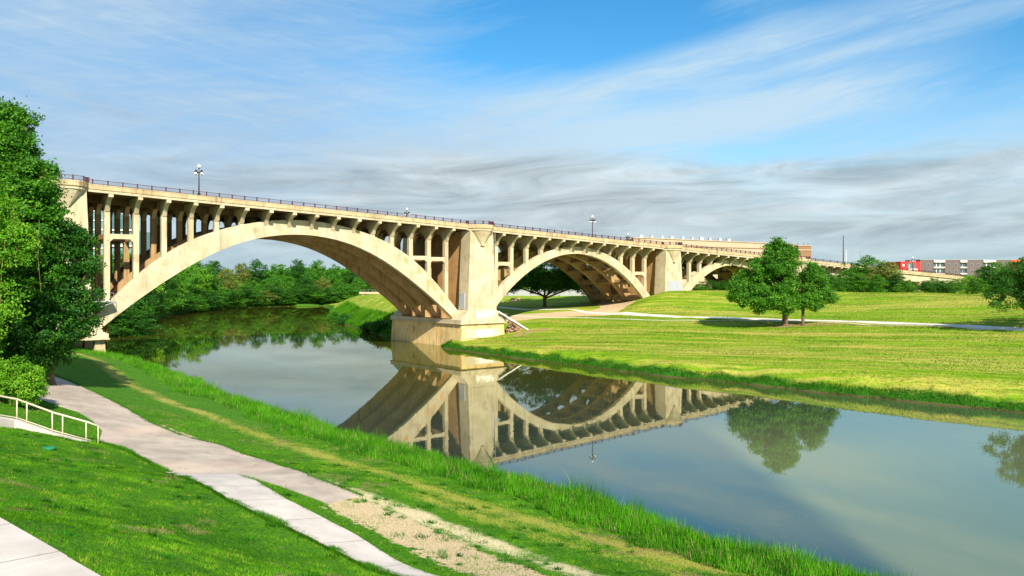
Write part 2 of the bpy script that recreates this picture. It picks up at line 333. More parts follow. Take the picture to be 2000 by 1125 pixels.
def m_ground(g):
    co = g.coord('Object'); x, y, z = g.sep(co)
    fine = g.noise(co, 6.0, 5, 0.7); med = g.noise(co, 0.7, 4, 0.6); big = g.noise(co, 0.09, 3, 0.5); vf = g.noise(co, 22.0, 3, 0.7)
    nbk = g.attr('nb'); dry_lit = g.attr('dry_lit'); dirt = g.attr('dirt'); straw_ = g.attr('straw'); sd = g.attr('shore'); tan_ = g.attr('tan'); mu = g.attr('mulch')
    gr = g.mix(fine.sm(0.3, 0.7), (0.022, 0.085, 0.006), (0.085, 0.25, 0.012))
    gr = g.mix((med.sm(0.5, 0.75) * 0.5), gr, (0.13, 0.25, 0.02))
    gr = g.mix((g.noise(co, 1.7, 5, 0.7).sm(0.60, 0.72) * 0.55), gr, (0.20, 0.17, 0.075))
    gr = g.mix(((dry_lit + (fine - 0.5) * 1.5 + (g.noise(co, 2.4, 4, 0.7) - 0.5) * 1.4).sm(0.25, 1.0)), gr, g.mix(vf.sm(0.4, 0.6), (0.24, 0.30, 0.025), (0.42, 0.33, 0.11)))
    # mown far lawn: bands along the levee
    u = x * 0.80 - y * 0.60; v = x * 0.60 + y * 0.80
    s1 = g.noise(g.comb(u * 0.035, v * 0.55, 0.0), 1.0, 5, 0.65, 0.3); s2 = g.noise(g.comb(u * 0.25, v * 1.6, 5.0), 1.0, 4, 0.7, 0.2)
    s3 = g.noise(g.comb(u * 0.06, v * 0.9, 9.0), 1.0, 5, 0.7, 0.2)
    fl = g.mix(s2.sm(0.35, 0.65), (0.11, 0.25, 0.007), (0.23, 0.36, 0.011))
    fl = g.mix(s1.sm(0.46, 0.62) * 0.75, fl, g.mix(s2.sm(0.4, 0.62), (0.44, 0.36, 0.07), (0.54, 0.45, 0.10)))
    fl = g.mix(s3.sm(0.56, 0.66) * 0.75, fl, (0.055, 0.13, 0.010))
    m3 = g.noise(g.comb(u * 0.9, v * 3.2, 2.0), 1.0, 5, 0.75); m4 = g.noise(g.comb(u * 2.6, v * 5.0, 7.0), 1.0, 4, 0.75)
    fl = g.mix(m3.sm(0.50, 0.66) * 0.55, fl, (0.09, 0.17, 0.008)); fl = g.mix(m4.sm(0.58, 0.72) * 0.5, fl, (0.52, 0.46, 0.09)); fl = g.mix(m4.sm(0.44, 0.30) * 0.5, fl, (0.07, 0.15, 0.008))
    sl2 = g.noise(g.comb(u * 0.02, v * 0.16, 4.0), 1.0, 3, 0.6); fl = g.mix(sl2.sm(0.50, 0.62) * 0.42, fl, (0.50, 0.43, 0.10))
    fl = g.mix(big.sm(0.48, 0.7) * 0.4, fl, (0.13, 0.28, 0.010))
    fr = (sd + (med - 0.5) * 1.6).sm(2.2, 1.0)
    fl = g.mix(fr, fl, g.mix(fine, (0.015, 0.07, 0.005), (0.04, 0.17, 0.009)))
    c = g.mix(nbk, fl, gr)
    dn = dirt + (fine - 0.5) * 1.2 + (g.noise(co, 1.4, 4, 0.7) - 0.5) * 1.5
    c = g.mix(dn.sm(0.42, 0.62), c, g.mix(vf.sm(0.35, 0.65), (0.38, 0.27, 0.14), (0.66, 0.53, 0.33)))
    c = g.mix((straw_ + (vf - 0.5) * 1.3 + (g.noise(co, 1.9, 4, 0.7) - 0.5) * 1.3).sm(0.30, 0.85), c, g.mix(fine, (0.44, 0.35, 0.16), (0.75, 0.66, 0.42)))
    c = g.mix((tan_ + (med - 0.5) * 0.6).sm(0.45, 0.6), c, g.mix(fine, (0.50, 0.36, 0.20), (0.62, 0.48, 0.30)))
    c = g.mix((mu + (med - 0.5) * 0.6).sm(0.45, 0.7), c, (0.36, 0.24, 0.12))
    c = g.mix(z.sm(0.28, 0.02), c, (0.09, 0.065, 0.03))
    return c, g.bump(fine + vf * 0.5, 0.5, 0.10)
M = {}
M['ground'] = mat('ground_cover', m_ground, 0.95, spec=0.1)
nx, ny = len(gx), len(gy); I = np.arange(nx * ny).reshape(ny, nx)
F4 = np.stack([I[:-1, :-1], I[:-1, 1:], I[1:, 1:], I[1:, :-1]], -1).reshape(-1, 4)
npmesh('ground', np.c_[GP, GZ.ravel()], F4, M['ground'], smooth=True, kind='structure',
       attrs={'nb': nb, 'dry_lit': zdry_lit, 'dirt': zdirt, 'straw': zstraw, 'shore': zsd, 'tan': ztan, 'mulch': np.clip(mulch + brownp, 0, 1)})

# ------------------------------------------------------------------ water
def m_water():
    m = bpy.data.materials.new('river_water'); m.use_nodes = True; nt = m.node_tree; nt.nodes.clear(); g = G(nt)
    co = g.coord('Object'); x, y, z = g.sep(co)
    w1 = g.noise(g.comb(x * 0.9, y * 0.35, 0), 1.0, 3, 0.55); w2 = g.noise(g.comb(x * 0.12, y * 0.05, 3), 1.0, 3, 0.5)
    rp = g.noise(g.comb(x * 0.03, y * 0.02, 8), 1.0, 3, 0.6).sm(0.42, 0.62); bmp = g.bump(w1 * (0.4 + rp * 0.9) + w2 * 2.0, 0.07, 0.05)
    # shadow edge painted into the water colour: dark shaded side, paler sunlit side
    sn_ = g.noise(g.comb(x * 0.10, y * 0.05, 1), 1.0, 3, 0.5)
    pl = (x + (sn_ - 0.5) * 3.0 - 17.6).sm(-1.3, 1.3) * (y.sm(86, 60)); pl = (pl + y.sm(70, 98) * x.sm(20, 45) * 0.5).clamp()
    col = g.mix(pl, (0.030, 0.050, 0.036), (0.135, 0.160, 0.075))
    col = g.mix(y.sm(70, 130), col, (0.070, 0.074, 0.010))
    dif = g.n('BsdfDiffuse'); nt.links.new(col.k, dif.inputs[0])
    gl = g.n('BsdfGlossy'); gl.inputs[0].default_value = (0.90, 0.91, 0.80, 1); gl.inputs['Roughness'].default_value = 0.02
    nt.links.new(bmp.k, gl.inputs['Normal'])
    fr = g.n('Fresnel'); fr.inputs[0].default_value = 1.55; nt.links.new(bmp.k, fr.inputs['Normal'])
    f = (V(nt, fr.outputs[0]) * 0.93 + 0.10).clamp()
    mx = g.n('MixShader'); nt.links.new(f.k, mx.inputs[0]); nt.links.new(dif.outputs[0], mx.inputs[1]); nt.links.new(gl.outputs[0], mx.inputs[2])
    o = g.n('OutputMaterial'); nt.links.new(mx.outputs[0], o.inputs[0]); return m
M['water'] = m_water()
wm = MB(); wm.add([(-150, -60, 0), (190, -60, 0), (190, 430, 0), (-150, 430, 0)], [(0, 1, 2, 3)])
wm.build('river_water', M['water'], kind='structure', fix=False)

# ------------------------------------------------------------------ paths
def m_path(g):
    co = g.coord('Object'); n = g.noise(co, 0.5, 4, 0.6); f = g.noise(co, 14, 4, 0.7); st = g.noise(co, 0.22, 3, 0.6)
    c = g.mix(n.sm(0.3, 0.7), (0.37, 0.30, 0.235), (0.55, 0.46, 0.365)); c = g.mix(f * 0.35, c, (0.28, 0.25, 0.23))
    c = g.mix(st.sm(0.50, 0.66) * 0.5, c, (0.60, 0.44, 0.33)); sp = g.noise(co, 0.9, 8, 0.82); c = g.mix(sp.sm(0.53, 0.68) * 0.6, c, (0.20, 0.17, 0.155)); c = g.mix(sp.sm(0.42, 0.30) * 0.4, c, (0.64, 0.56, 0.50)); return c, g.bump(f, 0.25, 0.02)
def m_conc(g):
    co = g.coord('Object'); n = g.noise(co, 0.8, 4, 0.6); f = g.noise(co, 20, 3, 0.7); s = g.noise(co, 2.6, 6, 0.75)
    c = g.mix(n.sm(0.3, 0.7), (0.51, 0.45, 0.395), (0.63, 0.565, 0.50)); c = g.mix(f * 0.25, c, (0.40, 0.37, 0.35))
    c = g.mix(s.sm(0.58, 0.74) * 0.5, c, (0.33, 0.30, 0.27)); jx, jy, jz = g.sep(co); jt = ((jx * 0.66 - jy * 0.75) * 0.36)._m('FRACT'); jt = (jt - 0.5)._m('ABSOLUTE'); c = g.mix(jt.sm(0.012, 0.004) * 0.8, c, (0.16, 0.14, 0.12)); return c, g.bump(f, 0.15, 0.01)
M['path'] = mat('worn_paving', m_path, 0.9); M['conc'] = mat('pale_concrete', m_conc, 0.85)
def strip(name, A, B, m, n, k=6, lift=0.05, skirt=0.25, jag=0.0, **kw):
    """ribbon between two world polylines, draped on the ground with a thin edge"""
    def res(L, n):
        L = np.array(L, float); d = np.r_[0, np.cumsum(np.sqrt((np.diff(L, axis=0) ** 2).sum(1)))]; t = np.linspace(0, d[-1], n)
        return np.c_[np.interp(t, d, L[:, 0]), np.interp(t, d, L[:, 1])]
    a, b = res(A, n), res(B, n); vs = []; 
    jr = np.random.default_rng(3); ja = np.convolve(jr.normal(0, 1, n + 8), np.ones(5) / 5, 'same')[4:-4] * jag; jb = np.convolve(jr.normal(0, 1, n + 8), np.ones(5) / 5, 'same')[4:-4] * jag
    for i in range(n):
        for j in range(k + 1):
            t = (j / k) * (1 + jb[i]) - ja[i] * (1 - j / k); p = a[i] * (1 - t) + b[i] * t; vs.append([p[0], p[1], 0])
    vs = np.array(vs); vs[:, 2] = H(vs[:, 0], vs[:, 1]) + lift
    vs = list(map(tuple, vs)); f = [(i * (k + 1) + j, i * (k + 1) + j + 1, (i + 1) * (k + 1) + j + 1, (i + 1) * (k + 1) + j) for i in range(n - 1) for j in range(k)]
    mb = MB(); mb.v = vs; mb.f = f
    rim = [j for j in range(k + 1)] + [(i * (k + 1) + k) for i in range(1, n)] + [((n - 1) * (k + 1) + j) for j in range(k - 1, -1, -1)] + [i * (k + 1) for i in range(n - 2, 0, -1)]
    b0 = len(mb.v); mb.v += [(mb.v[r][0], mb.v[r][1], mb.v[r][2] - skirt) for r in rim]
    for q in range(len(rim)): mb.f.append((rim[q], b0 + q, b0 + (q + 1) % len(rim), rim[(q + 1) % len(rim)]))
    return mb.build(name, m, smooth=False, kind='structure', **kw)
right_e = world_line([(60, 708), (95, 728), (150, 752), (215, 782), (290, 825), (350, 850), (430, 870), (520, 900), (600, 928), (704, 970)])
left_e = world_line([(20, 740), (60, 775), (105, 790), (150, 805), (180, 822), (200, 842), (192, 864), (250, 882), (330, 925), (460, 931), (640, 986)])
strip('riverside_path', left_e, right_e, M['path'], 110, 14, jag=0.014)
cl = world_line([(322, 925), (450, 980), (600, 1050), (740, 1118)]); cr = world_line([(462, 930), (560, 980), (700, 1052), (828, 1122)])
cl = np.vstack([cl, cl[-1] + (cl[-1] - cl[-2]) * 1.2]); cr = np.vstack([cr, cr[-1] + (cr[-1] - cr[-2]) * 1.2])
strip('concrete_path', cl, cr, M['conc'], 60, 8, lift=0.10, skirt=0.35)
# flat plaza slabs at the lower edge of the view
def slab(name, poly, z, th, m, **kw):
    mb = MB(); mb.prism(poly, 'z', z - th, z); return mb.build(name, m, kind='structure', **kw)
pA = gp(-60, 976, 8.0); pB = gp(131, 1085, 8.0); pC = gp(200, 1125, 8.0); pD = gp(330, 1200, 8.0); pM = gp(-60, 1131, 8.0); pN = gp(-60, 1240, 8.0)
slab('pavement', [pA, pB, pM], 8.0, 1.2, M['conc'])
sh = 0.02
slab('pavement', [(pB[0] + .01, pB[1] - sh), pD, pN, (pM[0], pM[1] - sh)], 7.99, 1.2, M['conc'])
# thin paths across the far lawn
def ribbon(name, pts, w, m, lift=0.07, n=140):
    L = np.array(pts, float); d = np.gradient(L, axis=0); nrm = np.c_[-d[:, 1], d[:, 0]]; nrm /= np.linalg.norm(nrm, axis=1)[:, None]
    return strip(name, L - nrm * w / 2, L + nrm * w / 2, m, n, 3, lift, 0.2)
M['fpath'] = mat('bleached_concrete', lambda g: g.mix(g.noise(g.coord(), 0.8), (0.62, 0.55, 0.48), (0.74, 0.68, 0.60)), 0.85)
gl_ = lambda pts: [gp(*p) for p in pts]
ribbon('footpath', gl_([(975, 600, 6.2), (1030, 606, 5.8), (1100, 609.5, 5.6), (1195, 613, 5.5), (1325, 620, 5.55), (1500, 624, 5.7), (1670, 628, 5.9), (1820, 634, 6.0), (2000, 643, 6.1), (2150, 652, 6.1)]), 2.3, M['fpath'])
ribbon('kerb', gl_([(960, 611, 5.5), (1000, 613, 5.4), (1150, 620, 5.2), (1300, 626.5, 5.2), (1500, 629, 5.4), (1640, 632, 5.6), (1820, 638, 5.8), (2000, 648, 5.8)]), 0.45, M['fpath'])

# ------------------------------------------------------------------ bridge
TH = math.atan((2980 - 1000) / F); SN, CS = math.sin(TH), math.cos(TH)
BX = (222.8 - 1000) * 120.2 / F; BY = 120.2                 # bridge origin; local x runs along the deck, y across it
def bw(s, w): return (BX + SN * s - CS * w, BY + CS * s + SN * w)
bridge = empty('arch_bridge', (BX, BY, 0), math.atan2(CS, SN), label="long cream concrete open-spandrel arch bridge crossing the river", cat='bridge')
def zr(s): return 28.28 - 0.0435 * s                        # top of the railing
def m_bridge(dirt, tint=(1, 1, 1), gain=1.0):
    def fn(g):
        co = g.coord('Object'); x, y, z = g.sep(co)
        n = g.noise(co, 0.35, 5, 0.6); f = g.noise(co, 5, 4, 0.7)
        st = g.noise(g.comb(x * 0.9, y * 0.9, z * 0.10), 1.0, 7, 0.7); st2 = g.noise(g.comb(x * 0.7 + 30, y * 0.7, z * 0.07), 1.0, 4, 0.6)
        bl = g.noise(co, 0.42, 8, 0.74)
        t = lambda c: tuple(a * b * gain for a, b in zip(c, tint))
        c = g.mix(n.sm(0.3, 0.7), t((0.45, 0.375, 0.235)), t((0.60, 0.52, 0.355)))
        c = g.mix(st.sm(0.52, 0.72) * (0.55 * dirt), c, t((0.34, 0.20, 0.09)))
        c = g.mix(st2.sm(0.55, 0.72) * (0.42 * dirt), c, t((0.20, 0.165, 0.125)))
        c = g.mix(bl.sm(0.54, 0.68) * (0.50 * dirt), c, t((0.27, 0.20, 0.13)))
        c = g.mix(f * 0.18, c, t((0.45, 0.35, 0.2)))
        run = g.noise(g.comb(x * 4.5, y * 4.5, z * 0.25), 1.0, 3, 0.6); c = g.mix(run.sm(0.62, 0.70) * (0.30 * dirt), c, t((0.16, 0.12, 0.085)))
        brd = (z * 2.2)._m('FRACT'); brd = brd.sm(0.08, 0.0) * 0.30
        c = g.mix(brd, c, t((0.4, 0.3, 0.2)))
        return c, g.bump(f * 0.6 + bl, 0.25, 0.03)
    return fn
M['br'] = mat('bridge_concrete', m_bridge(1.15), 0.88)
M['brd'] = mat('stained_concrete', m_bridge(2.0, (1.0, 0.93, 0.80), 0.93), 0.9)
M['bru'] = mat('shaded_stained_concrete', m_bridge(1.7, (1.0, 0.80, 0.56), 0.68), 0.92)  # darker copy of the bridge concrete, under-arch shade painted into its tint
M['und'] = mat('shaded_under_concrete', m_bridge(1.6, (0.55, 0.42, 0.28), 0.55), 0.95)  # deck underside: shade between the brackets is put into the colour
M['plinth'] = mat('warm_lit_stained_concrete', m_bridge(1.8, (1.10, 0.95, 0.66), 1.12), 0.9)  # warm tint lifts the shaded side, bounce light put into the colour
M['bru2'] = mat('bounce_lit_stained_concrete', m_bridge(1.5, (1.08, 0.76, 0.46), 0.92), 0.92)  # orange tint paints shade with warm bounce light on the pier walls
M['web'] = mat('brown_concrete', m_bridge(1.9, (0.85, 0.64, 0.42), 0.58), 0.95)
M['rail'] = mat('maroon_paint', lambda g: g.mix(g.noise(g.coord(), 0.6, 3), (0.060, 0.022, 0.032), (0.11, 0.038, 0.048)), 0.5)
M['dark'] = mat('dark_iron', (0.035, 0.028, 0.028), 0.45, metal=0.3)
M['globe'] = mat('milk_glass', (0.9, 0.9, 0.88), 0.2, spec=0.5)
M['galv'] = mat('galvanised_steel', (0.42, 0.43, 0.43), 0.45, metal=0.6)
M['white'] = mat('white_paint', lambda g: g.mix(g.noise(g.coord(), 1.5, 4), (0.80, 0.78, 0.74), (0.66, 0.64, 0.60)), 0.6)
M['grey'] = mat('grey_paint', lambda g: g.mix(g.noise(g.coord(), 1.2, 5), (0.30, 0.32, 0.35), (0.42, 0.44, 0.47)), 0.7)
M['rust'] = mat('rusted_steel', lambda g: g.mix(g.noise(g.coord(), 4, 5, 0.7), (0.20, 0.065, 0.03), (0.32, 0.14, 0.06)), 0.85)
P0, P1, P2, P3 = -6.6, 68.05, 126.9, 184.4               # pier centres
WR = (3.2, 9.5, 15.8, 22.1)                                # rib lines
WD = 25.3
prof1_i = [(0, 21.5), (5, 21.15), (10, 20.0), (14.5, 18.25), (18, 16.4), (22, 13.8), (26.8, 10.45), (30, 7.9), (32, 6.1), (33.6, 4.6)]
prof1_e = [(0, 24.1), (5, 23.8), (10.5, 22.8), (15, 21.5), (19, 19.95), (23, 17.45), (26.8, 14.3), (30.5, 10.7), (33.4, 7.4), (35.6, 5.2)]
prof2_i = [(0, 19.5), (4, 19.15), (9, 17.9), (14.3, 15.2), (18, 12.7), (20.5, 10.7), (23, 8.0), (25, 5.6)]
prof2_e = [(0, 21.1), (4, 20.8), (9.5, 19.6), (14.5, 17.4), (19, 14.6), (23.5, 10.7), (26.5, 7.4), (28, 5.6)]
from numpy import interp
def smooth_prof(p, n):
    x = np.array([a for a, _ in p]); y = np.array([b for _, b in p]); xx = np.r_[-x[::-1], x[1:]]; yy = np.r_[y[::-1], y[1:]]
    c = np.polyfit(xx, yy, 8); t = np.linspace(-x[-1], x[-1], n); return t, np.polyval(c, t), c
ARCHES = [((P0 + P1) / 2 + 0.15, 0.0, prof1_i, prof1_e, 'main'), ((P1 + P2) / 2, 0.0, prof2_i, prof2_e, 'second'), ((P2 + P3) / 2, -1.95, prof2_i, prof2_e, 'third')]
def ext_z(a, s):
    c, dz, pi, pe, _ = a; x = np.array([q for q, _ in pe]); 
    return float(np.polyval(np.polyfit(np.r_[-x[::-1], x[1:]], np.r_[np.array([b for _, b in pe])[::-1], np.array([b for _, b in pe])[1:]], 8), s - c)) + dz
for a in ARCHES:
    c, dz, pi_, pe_, nm = a
    ti, yi, ci = smooth_prof(pi_, 41); te, ye, ce = smooth_prof(pe_, 41)
    for k, w in enumerate(WR):
        mb = MB(); w0, w1 = w - 0.5, w + 0.5; n = len(ti)
        for t_, y_, t2, y2 in zip(ti, yi, te, ye):
            mb.v += [(c + t_, w0, y_ + dz), (c + t2, w0, y2 + dz), (c + t2, w1, y2 + dz), (c + t_, w1, y_ + dz)]
        for i in range(n - 1):
            for q in range(4): mb.f.append((i * 4 + q, i * 4 + (q + 1) % 4, i * 4 + 4 + (q + 1) % 4, i * 4 + 4 + q))
        mb.f += [(3, 2, 1, 0), tuple((n - 1) * 4 + q for q in range(4))]
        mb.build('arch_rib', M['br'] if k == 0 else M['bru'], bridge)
# brackets and columns
def beam_poly():
    """cross frame outline in (w, depth below deck underside)"""
    P = [(0.02, 0.0), (0.02, -0.46), (0.32, -0.52)]
    for t in np.linspace(0, 1, 6): P.append((0.9 + 1.75 * t, -0.70 - 1.75 * t ** 2.0))
    for k in range(4):
        w = WR[k]
        if k: 
            for t in np.linspace(1, 0, 5): P.append((w - 0.42 - 1.5 * (1 - (1 - t)) * 1.0, -1.0 - 1.45 * (1 - t) ** 2.2))
        if k < 3:
            for t in np.linspace(0, 1, 5): P.append((w + 0.42 + 1.5 * t, -1.0 - 1.45 * (1 - t) ** 2.2))
    for t in np.linspace(1, 0, 6): P.append((WD - 0.9 - 1.75 * t, -0.70 - 1.75 * t ** 2.0))
    P += [(WD - 0.32, -0.52), (WD - 0.02, -0.46), (WD - 0.02, 0.0)]
    return P
BP = beam_poly()
bays = []
for n in range(16): bays.append((-0.4 + 4.145 * n, ARCHES[0]))
for n in range(12): bays.append((74.35 + 4.19 * n, ARCHES[1]))
for n in range(12): bays.append((133.3 + 4.19 * n, ARCHES[2]))
ncol = 0; spare = MB()
def column(s, w, z0, z1):
    mb = MB(); b = 0.40; d = 0.30
    mb.box(s - b, s + b, w - d - 0.12, w + d + 0.12, z0, z1)
    return mb
cols = []
for s, a in bays:
    zu = zr(s) - 1.86
    mb = MB(); mb.prism([(w, zu + dz) for w, dz in BP], 'x', s - 0.34, s + 0.34); mb.build('cross_beam', M['br'], bridge)
    for w in WR:
        zt = zu - 2.3; zb = ext_z(a, s) - 0.35
        if zt > zb + 0.4: cols.append((w, s, zb, zt))
cols.sort(key=lambda c: (c[0] > 4, c[1] + 3 * c[0]))
for i, (w, s, zb, zt) in enumerate(cols):
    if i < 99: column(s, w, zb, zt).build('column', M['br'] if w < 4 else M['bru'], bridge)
    else: column(s, w, zb, zt); spare.box(s - .4, s + .4, w - .42, w + .42, zb, zt)
if spare.v: spare.build('column', M['bru'], bridge, kind='stuff')
# horizontal struts of the tall bays
for (sa, sb, wall) in ((-0.4, 3.745, 0), (53.5, 57.6, 0), (57.6, 61.8, 0), (74.35, 78.5, 0), (116.2, 120.4, 0)):
    for w in WR:
        z = zr(sa) - 8.1; mb = MB(); mb.box(sa + .4, sb - .4, w - .3, w + .3, z - .38, z + .38)
        for (x, sg) in ((sa + .4, 1), (sb - .4, -1)): mb.prism([(x, z - .38), (x + sg * .5, z - .38), (x, z - .85)], 'y', w - .28, w + .28)
        mb.build('strut', M['br'] if w < 4 else M['bru'], bridge)
for s in (-0.4, 3.745, 57.6, 61.8, 74.35, 120.4):
    for k in range(3):
        z = zr(s) - 8.1; mb = MB(); mb.box(s - .3, s + .3, WR[k] + .42, WR[k + 1] - .42, z - .36, z + .36); mb.build('strut', M['bru'], bridge)
# between the ribs: a curved web slab in the main arch, open struts in the others
a_ = ARCHES[0]; tw_ = np.linspace(-31.2, 31.2, 49); pc_ = np.polyfit([-x for x, _ in prof1_i[::-1]] + [x for x, _ in prof1_i[1:]], [y for _, y in prof1_i[::-1]] + [y for _, y in prof1_i[1:]], 8)
for k in range(3):
    mb = MB(); w0, w1 = WR[k] + .5, WR[k + 1] - .5
    for t_ in tw_:
        zi, ze = float(np.polyval(pc_, t_)), ext_z(a_, a_[0] + t_); z0 = zi + (ze - zi) * .52; z1 = z0 + .35; mb.v += [(a_[0] + t_, w0, z0), (a_[0] + t_, w1, z0), (a_[0] + t_, w1, z1), (a_[0] + t_, w0, z1)]
    for i in range(len(tw_) - 1):
        for q in range(4): mb.f.append((i * 4 + q, i * 4 + (q + 1) % 4, i * 4 + 4 + (q + 1) % 4, i * 4 + 4 + q))
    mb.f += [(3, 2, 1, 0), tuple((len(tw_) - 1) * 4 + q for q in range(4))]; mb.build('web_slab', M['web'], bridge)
for s, a in bays:
    c, dz, pi_, pe_, nm = a; xi = [q for q, _ in pi_]; d = abs(s - c)
    if d > xi[-1] - 1.5: continue
    zi = float(interp(d, xi, [b for _, b in pi_])) + dz; ze = ext_z(a, s)
    mb = MB()
    if nm == 'main': mb.box(s - .16, s + .16, WR[0] + .5, WR[3] - .5, zi + (ze - zi) * .52 - .35, zi + (ze - zi) * .52 + .1)
    else: mb.box(s - .8, s + .8, WR[0] + .5, WR[3] - .5, zi + .5, zi + .85)
    if nm != 'main': mb.box(s - .22, s + .22, WR[0] + .5, WR[3] - .5, zi + .25, zi + .25 + (ze - zi) * .45)
    mb.build('cross_wall', M['bru'], bridge)
# deck, fascia, parapet as sweeps along the grade
def sweep(name, sec, s0, s1, m, step=12, **kw):
    """sec: (w, dz from railing top) outline"""
    mb = MB(); ss = np.linspace(s0, s1, max(2, int((s1 - s0) / step))); n = len(sec)
    for s in ss: mb.v += [(s, w, zr(s) + dz) for w, dz in sec]
    for i in range(len(ss) - 1):
        for q in range(n): mb.f.append((i * n + q, i * n + (q + 1) % n, (i + 1) * n + (q + 1) % n, (i + 1) * n + q))
    mb.f += [tuple(reversed(range(n))), tuple((len(ss) - 1) * n + q for q in range(n))]
    return mb.build(name, m, bridge, **kw)
S0, S1 = -60, 296
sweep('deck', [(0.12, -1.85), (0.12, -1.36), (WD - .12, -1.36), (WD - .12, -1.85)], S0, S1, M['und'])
for w0, sg in ((0, 1), (WD, -1)):
    sweep('fascia', [(w0 - .04 * sg, -1.84), (w0 - .04 * sg, -1.50), (w0 + .11 * sg, -1.46), (w0 + .11 * sg, -1.84)], S0, S1, M['br'])
    sweep('parapet', [(w0 - .10 * sg, -1.42), (w0 - .10 * sg, -0.80), (w0 - .14 * sg, -0.79), (w0 - .14 * sg, -0.68), (w0 + .32 * sg, -0.68), (w0 + .32 * sg, -1.355), (w0 + .05 * sg, -1.355)], S0, S1, M['brd'])
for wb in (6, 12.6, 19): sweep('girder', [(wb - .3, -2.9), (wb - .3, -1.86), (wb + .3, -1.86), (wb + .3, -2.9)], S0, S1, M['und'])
# railing: rails and pickets as one run, posts are parts
def railing(w, s0, s1, posts):
    mb = MB(); N = 30
    for dz0, dz1 in ((-0.07, 0.0), (-0.60, -0.54)):
        for i in range(N):
            a, b = s0 + (s1 - s0) * i / N, s0 + (s1 - s0) * (i + 1) / N
            mb.hexa([(a, w - .035, zr(a) + dz0), (b, w - .035, zr(b) + dz0), (b, w + .035, zr(b) + dz0), (a, w + .035, zr(a) + dz0)],
                    [(a, w - .035, zr(a) + dz1), (b, w - .035, zr(b) + dz1), (b, w + .035, zr(b) + dz1), (a, w + .035, zr(a) + dz1)])
    s = s0 + .1
    while s < s1:
        mb.box(s - .012, s + .012, w - .012, w + .012, zr(s) - .55, zr(s) - .06); s += 0.17
    r = mb.build('railing', M['rail'], bridge, fix=False)
    for s in posts:
        p = MB(); p.box(s - .075, s + .075, w - .09, w + .09, zr(s) - .69, zr(s) + .03); p.box(s - .095, s + .095, w - .11, w + .11, zr(s) + .03, zr(s) + .06)
        p.build('railing_post', M['rail'], r)
    return r
def posts(s0, s1, st=2.07): return list(np.arange(s0 + .3, s1, st))
PODS = [P0, P1, P2, P3]
segs = [(-58, P0 - 3.6), (P0 + 3.4, P1 - 3.4), (P1 + 3.4, P2 - 3.4), (P2 + 3.4, P3 - 3.4), (P3 + 3.4, 294)]
tot = 0
for i, (a, b) in enumerate(segs):
    if i == 0: railing(0.08, a, b, [])
    else: railing(0.08, a, b, posts(a, b) if i < 4 else posts(a, b, 4.14))
mbf = MB()
for a, b in segs: 
    railing(WD - .08, a, b, [])
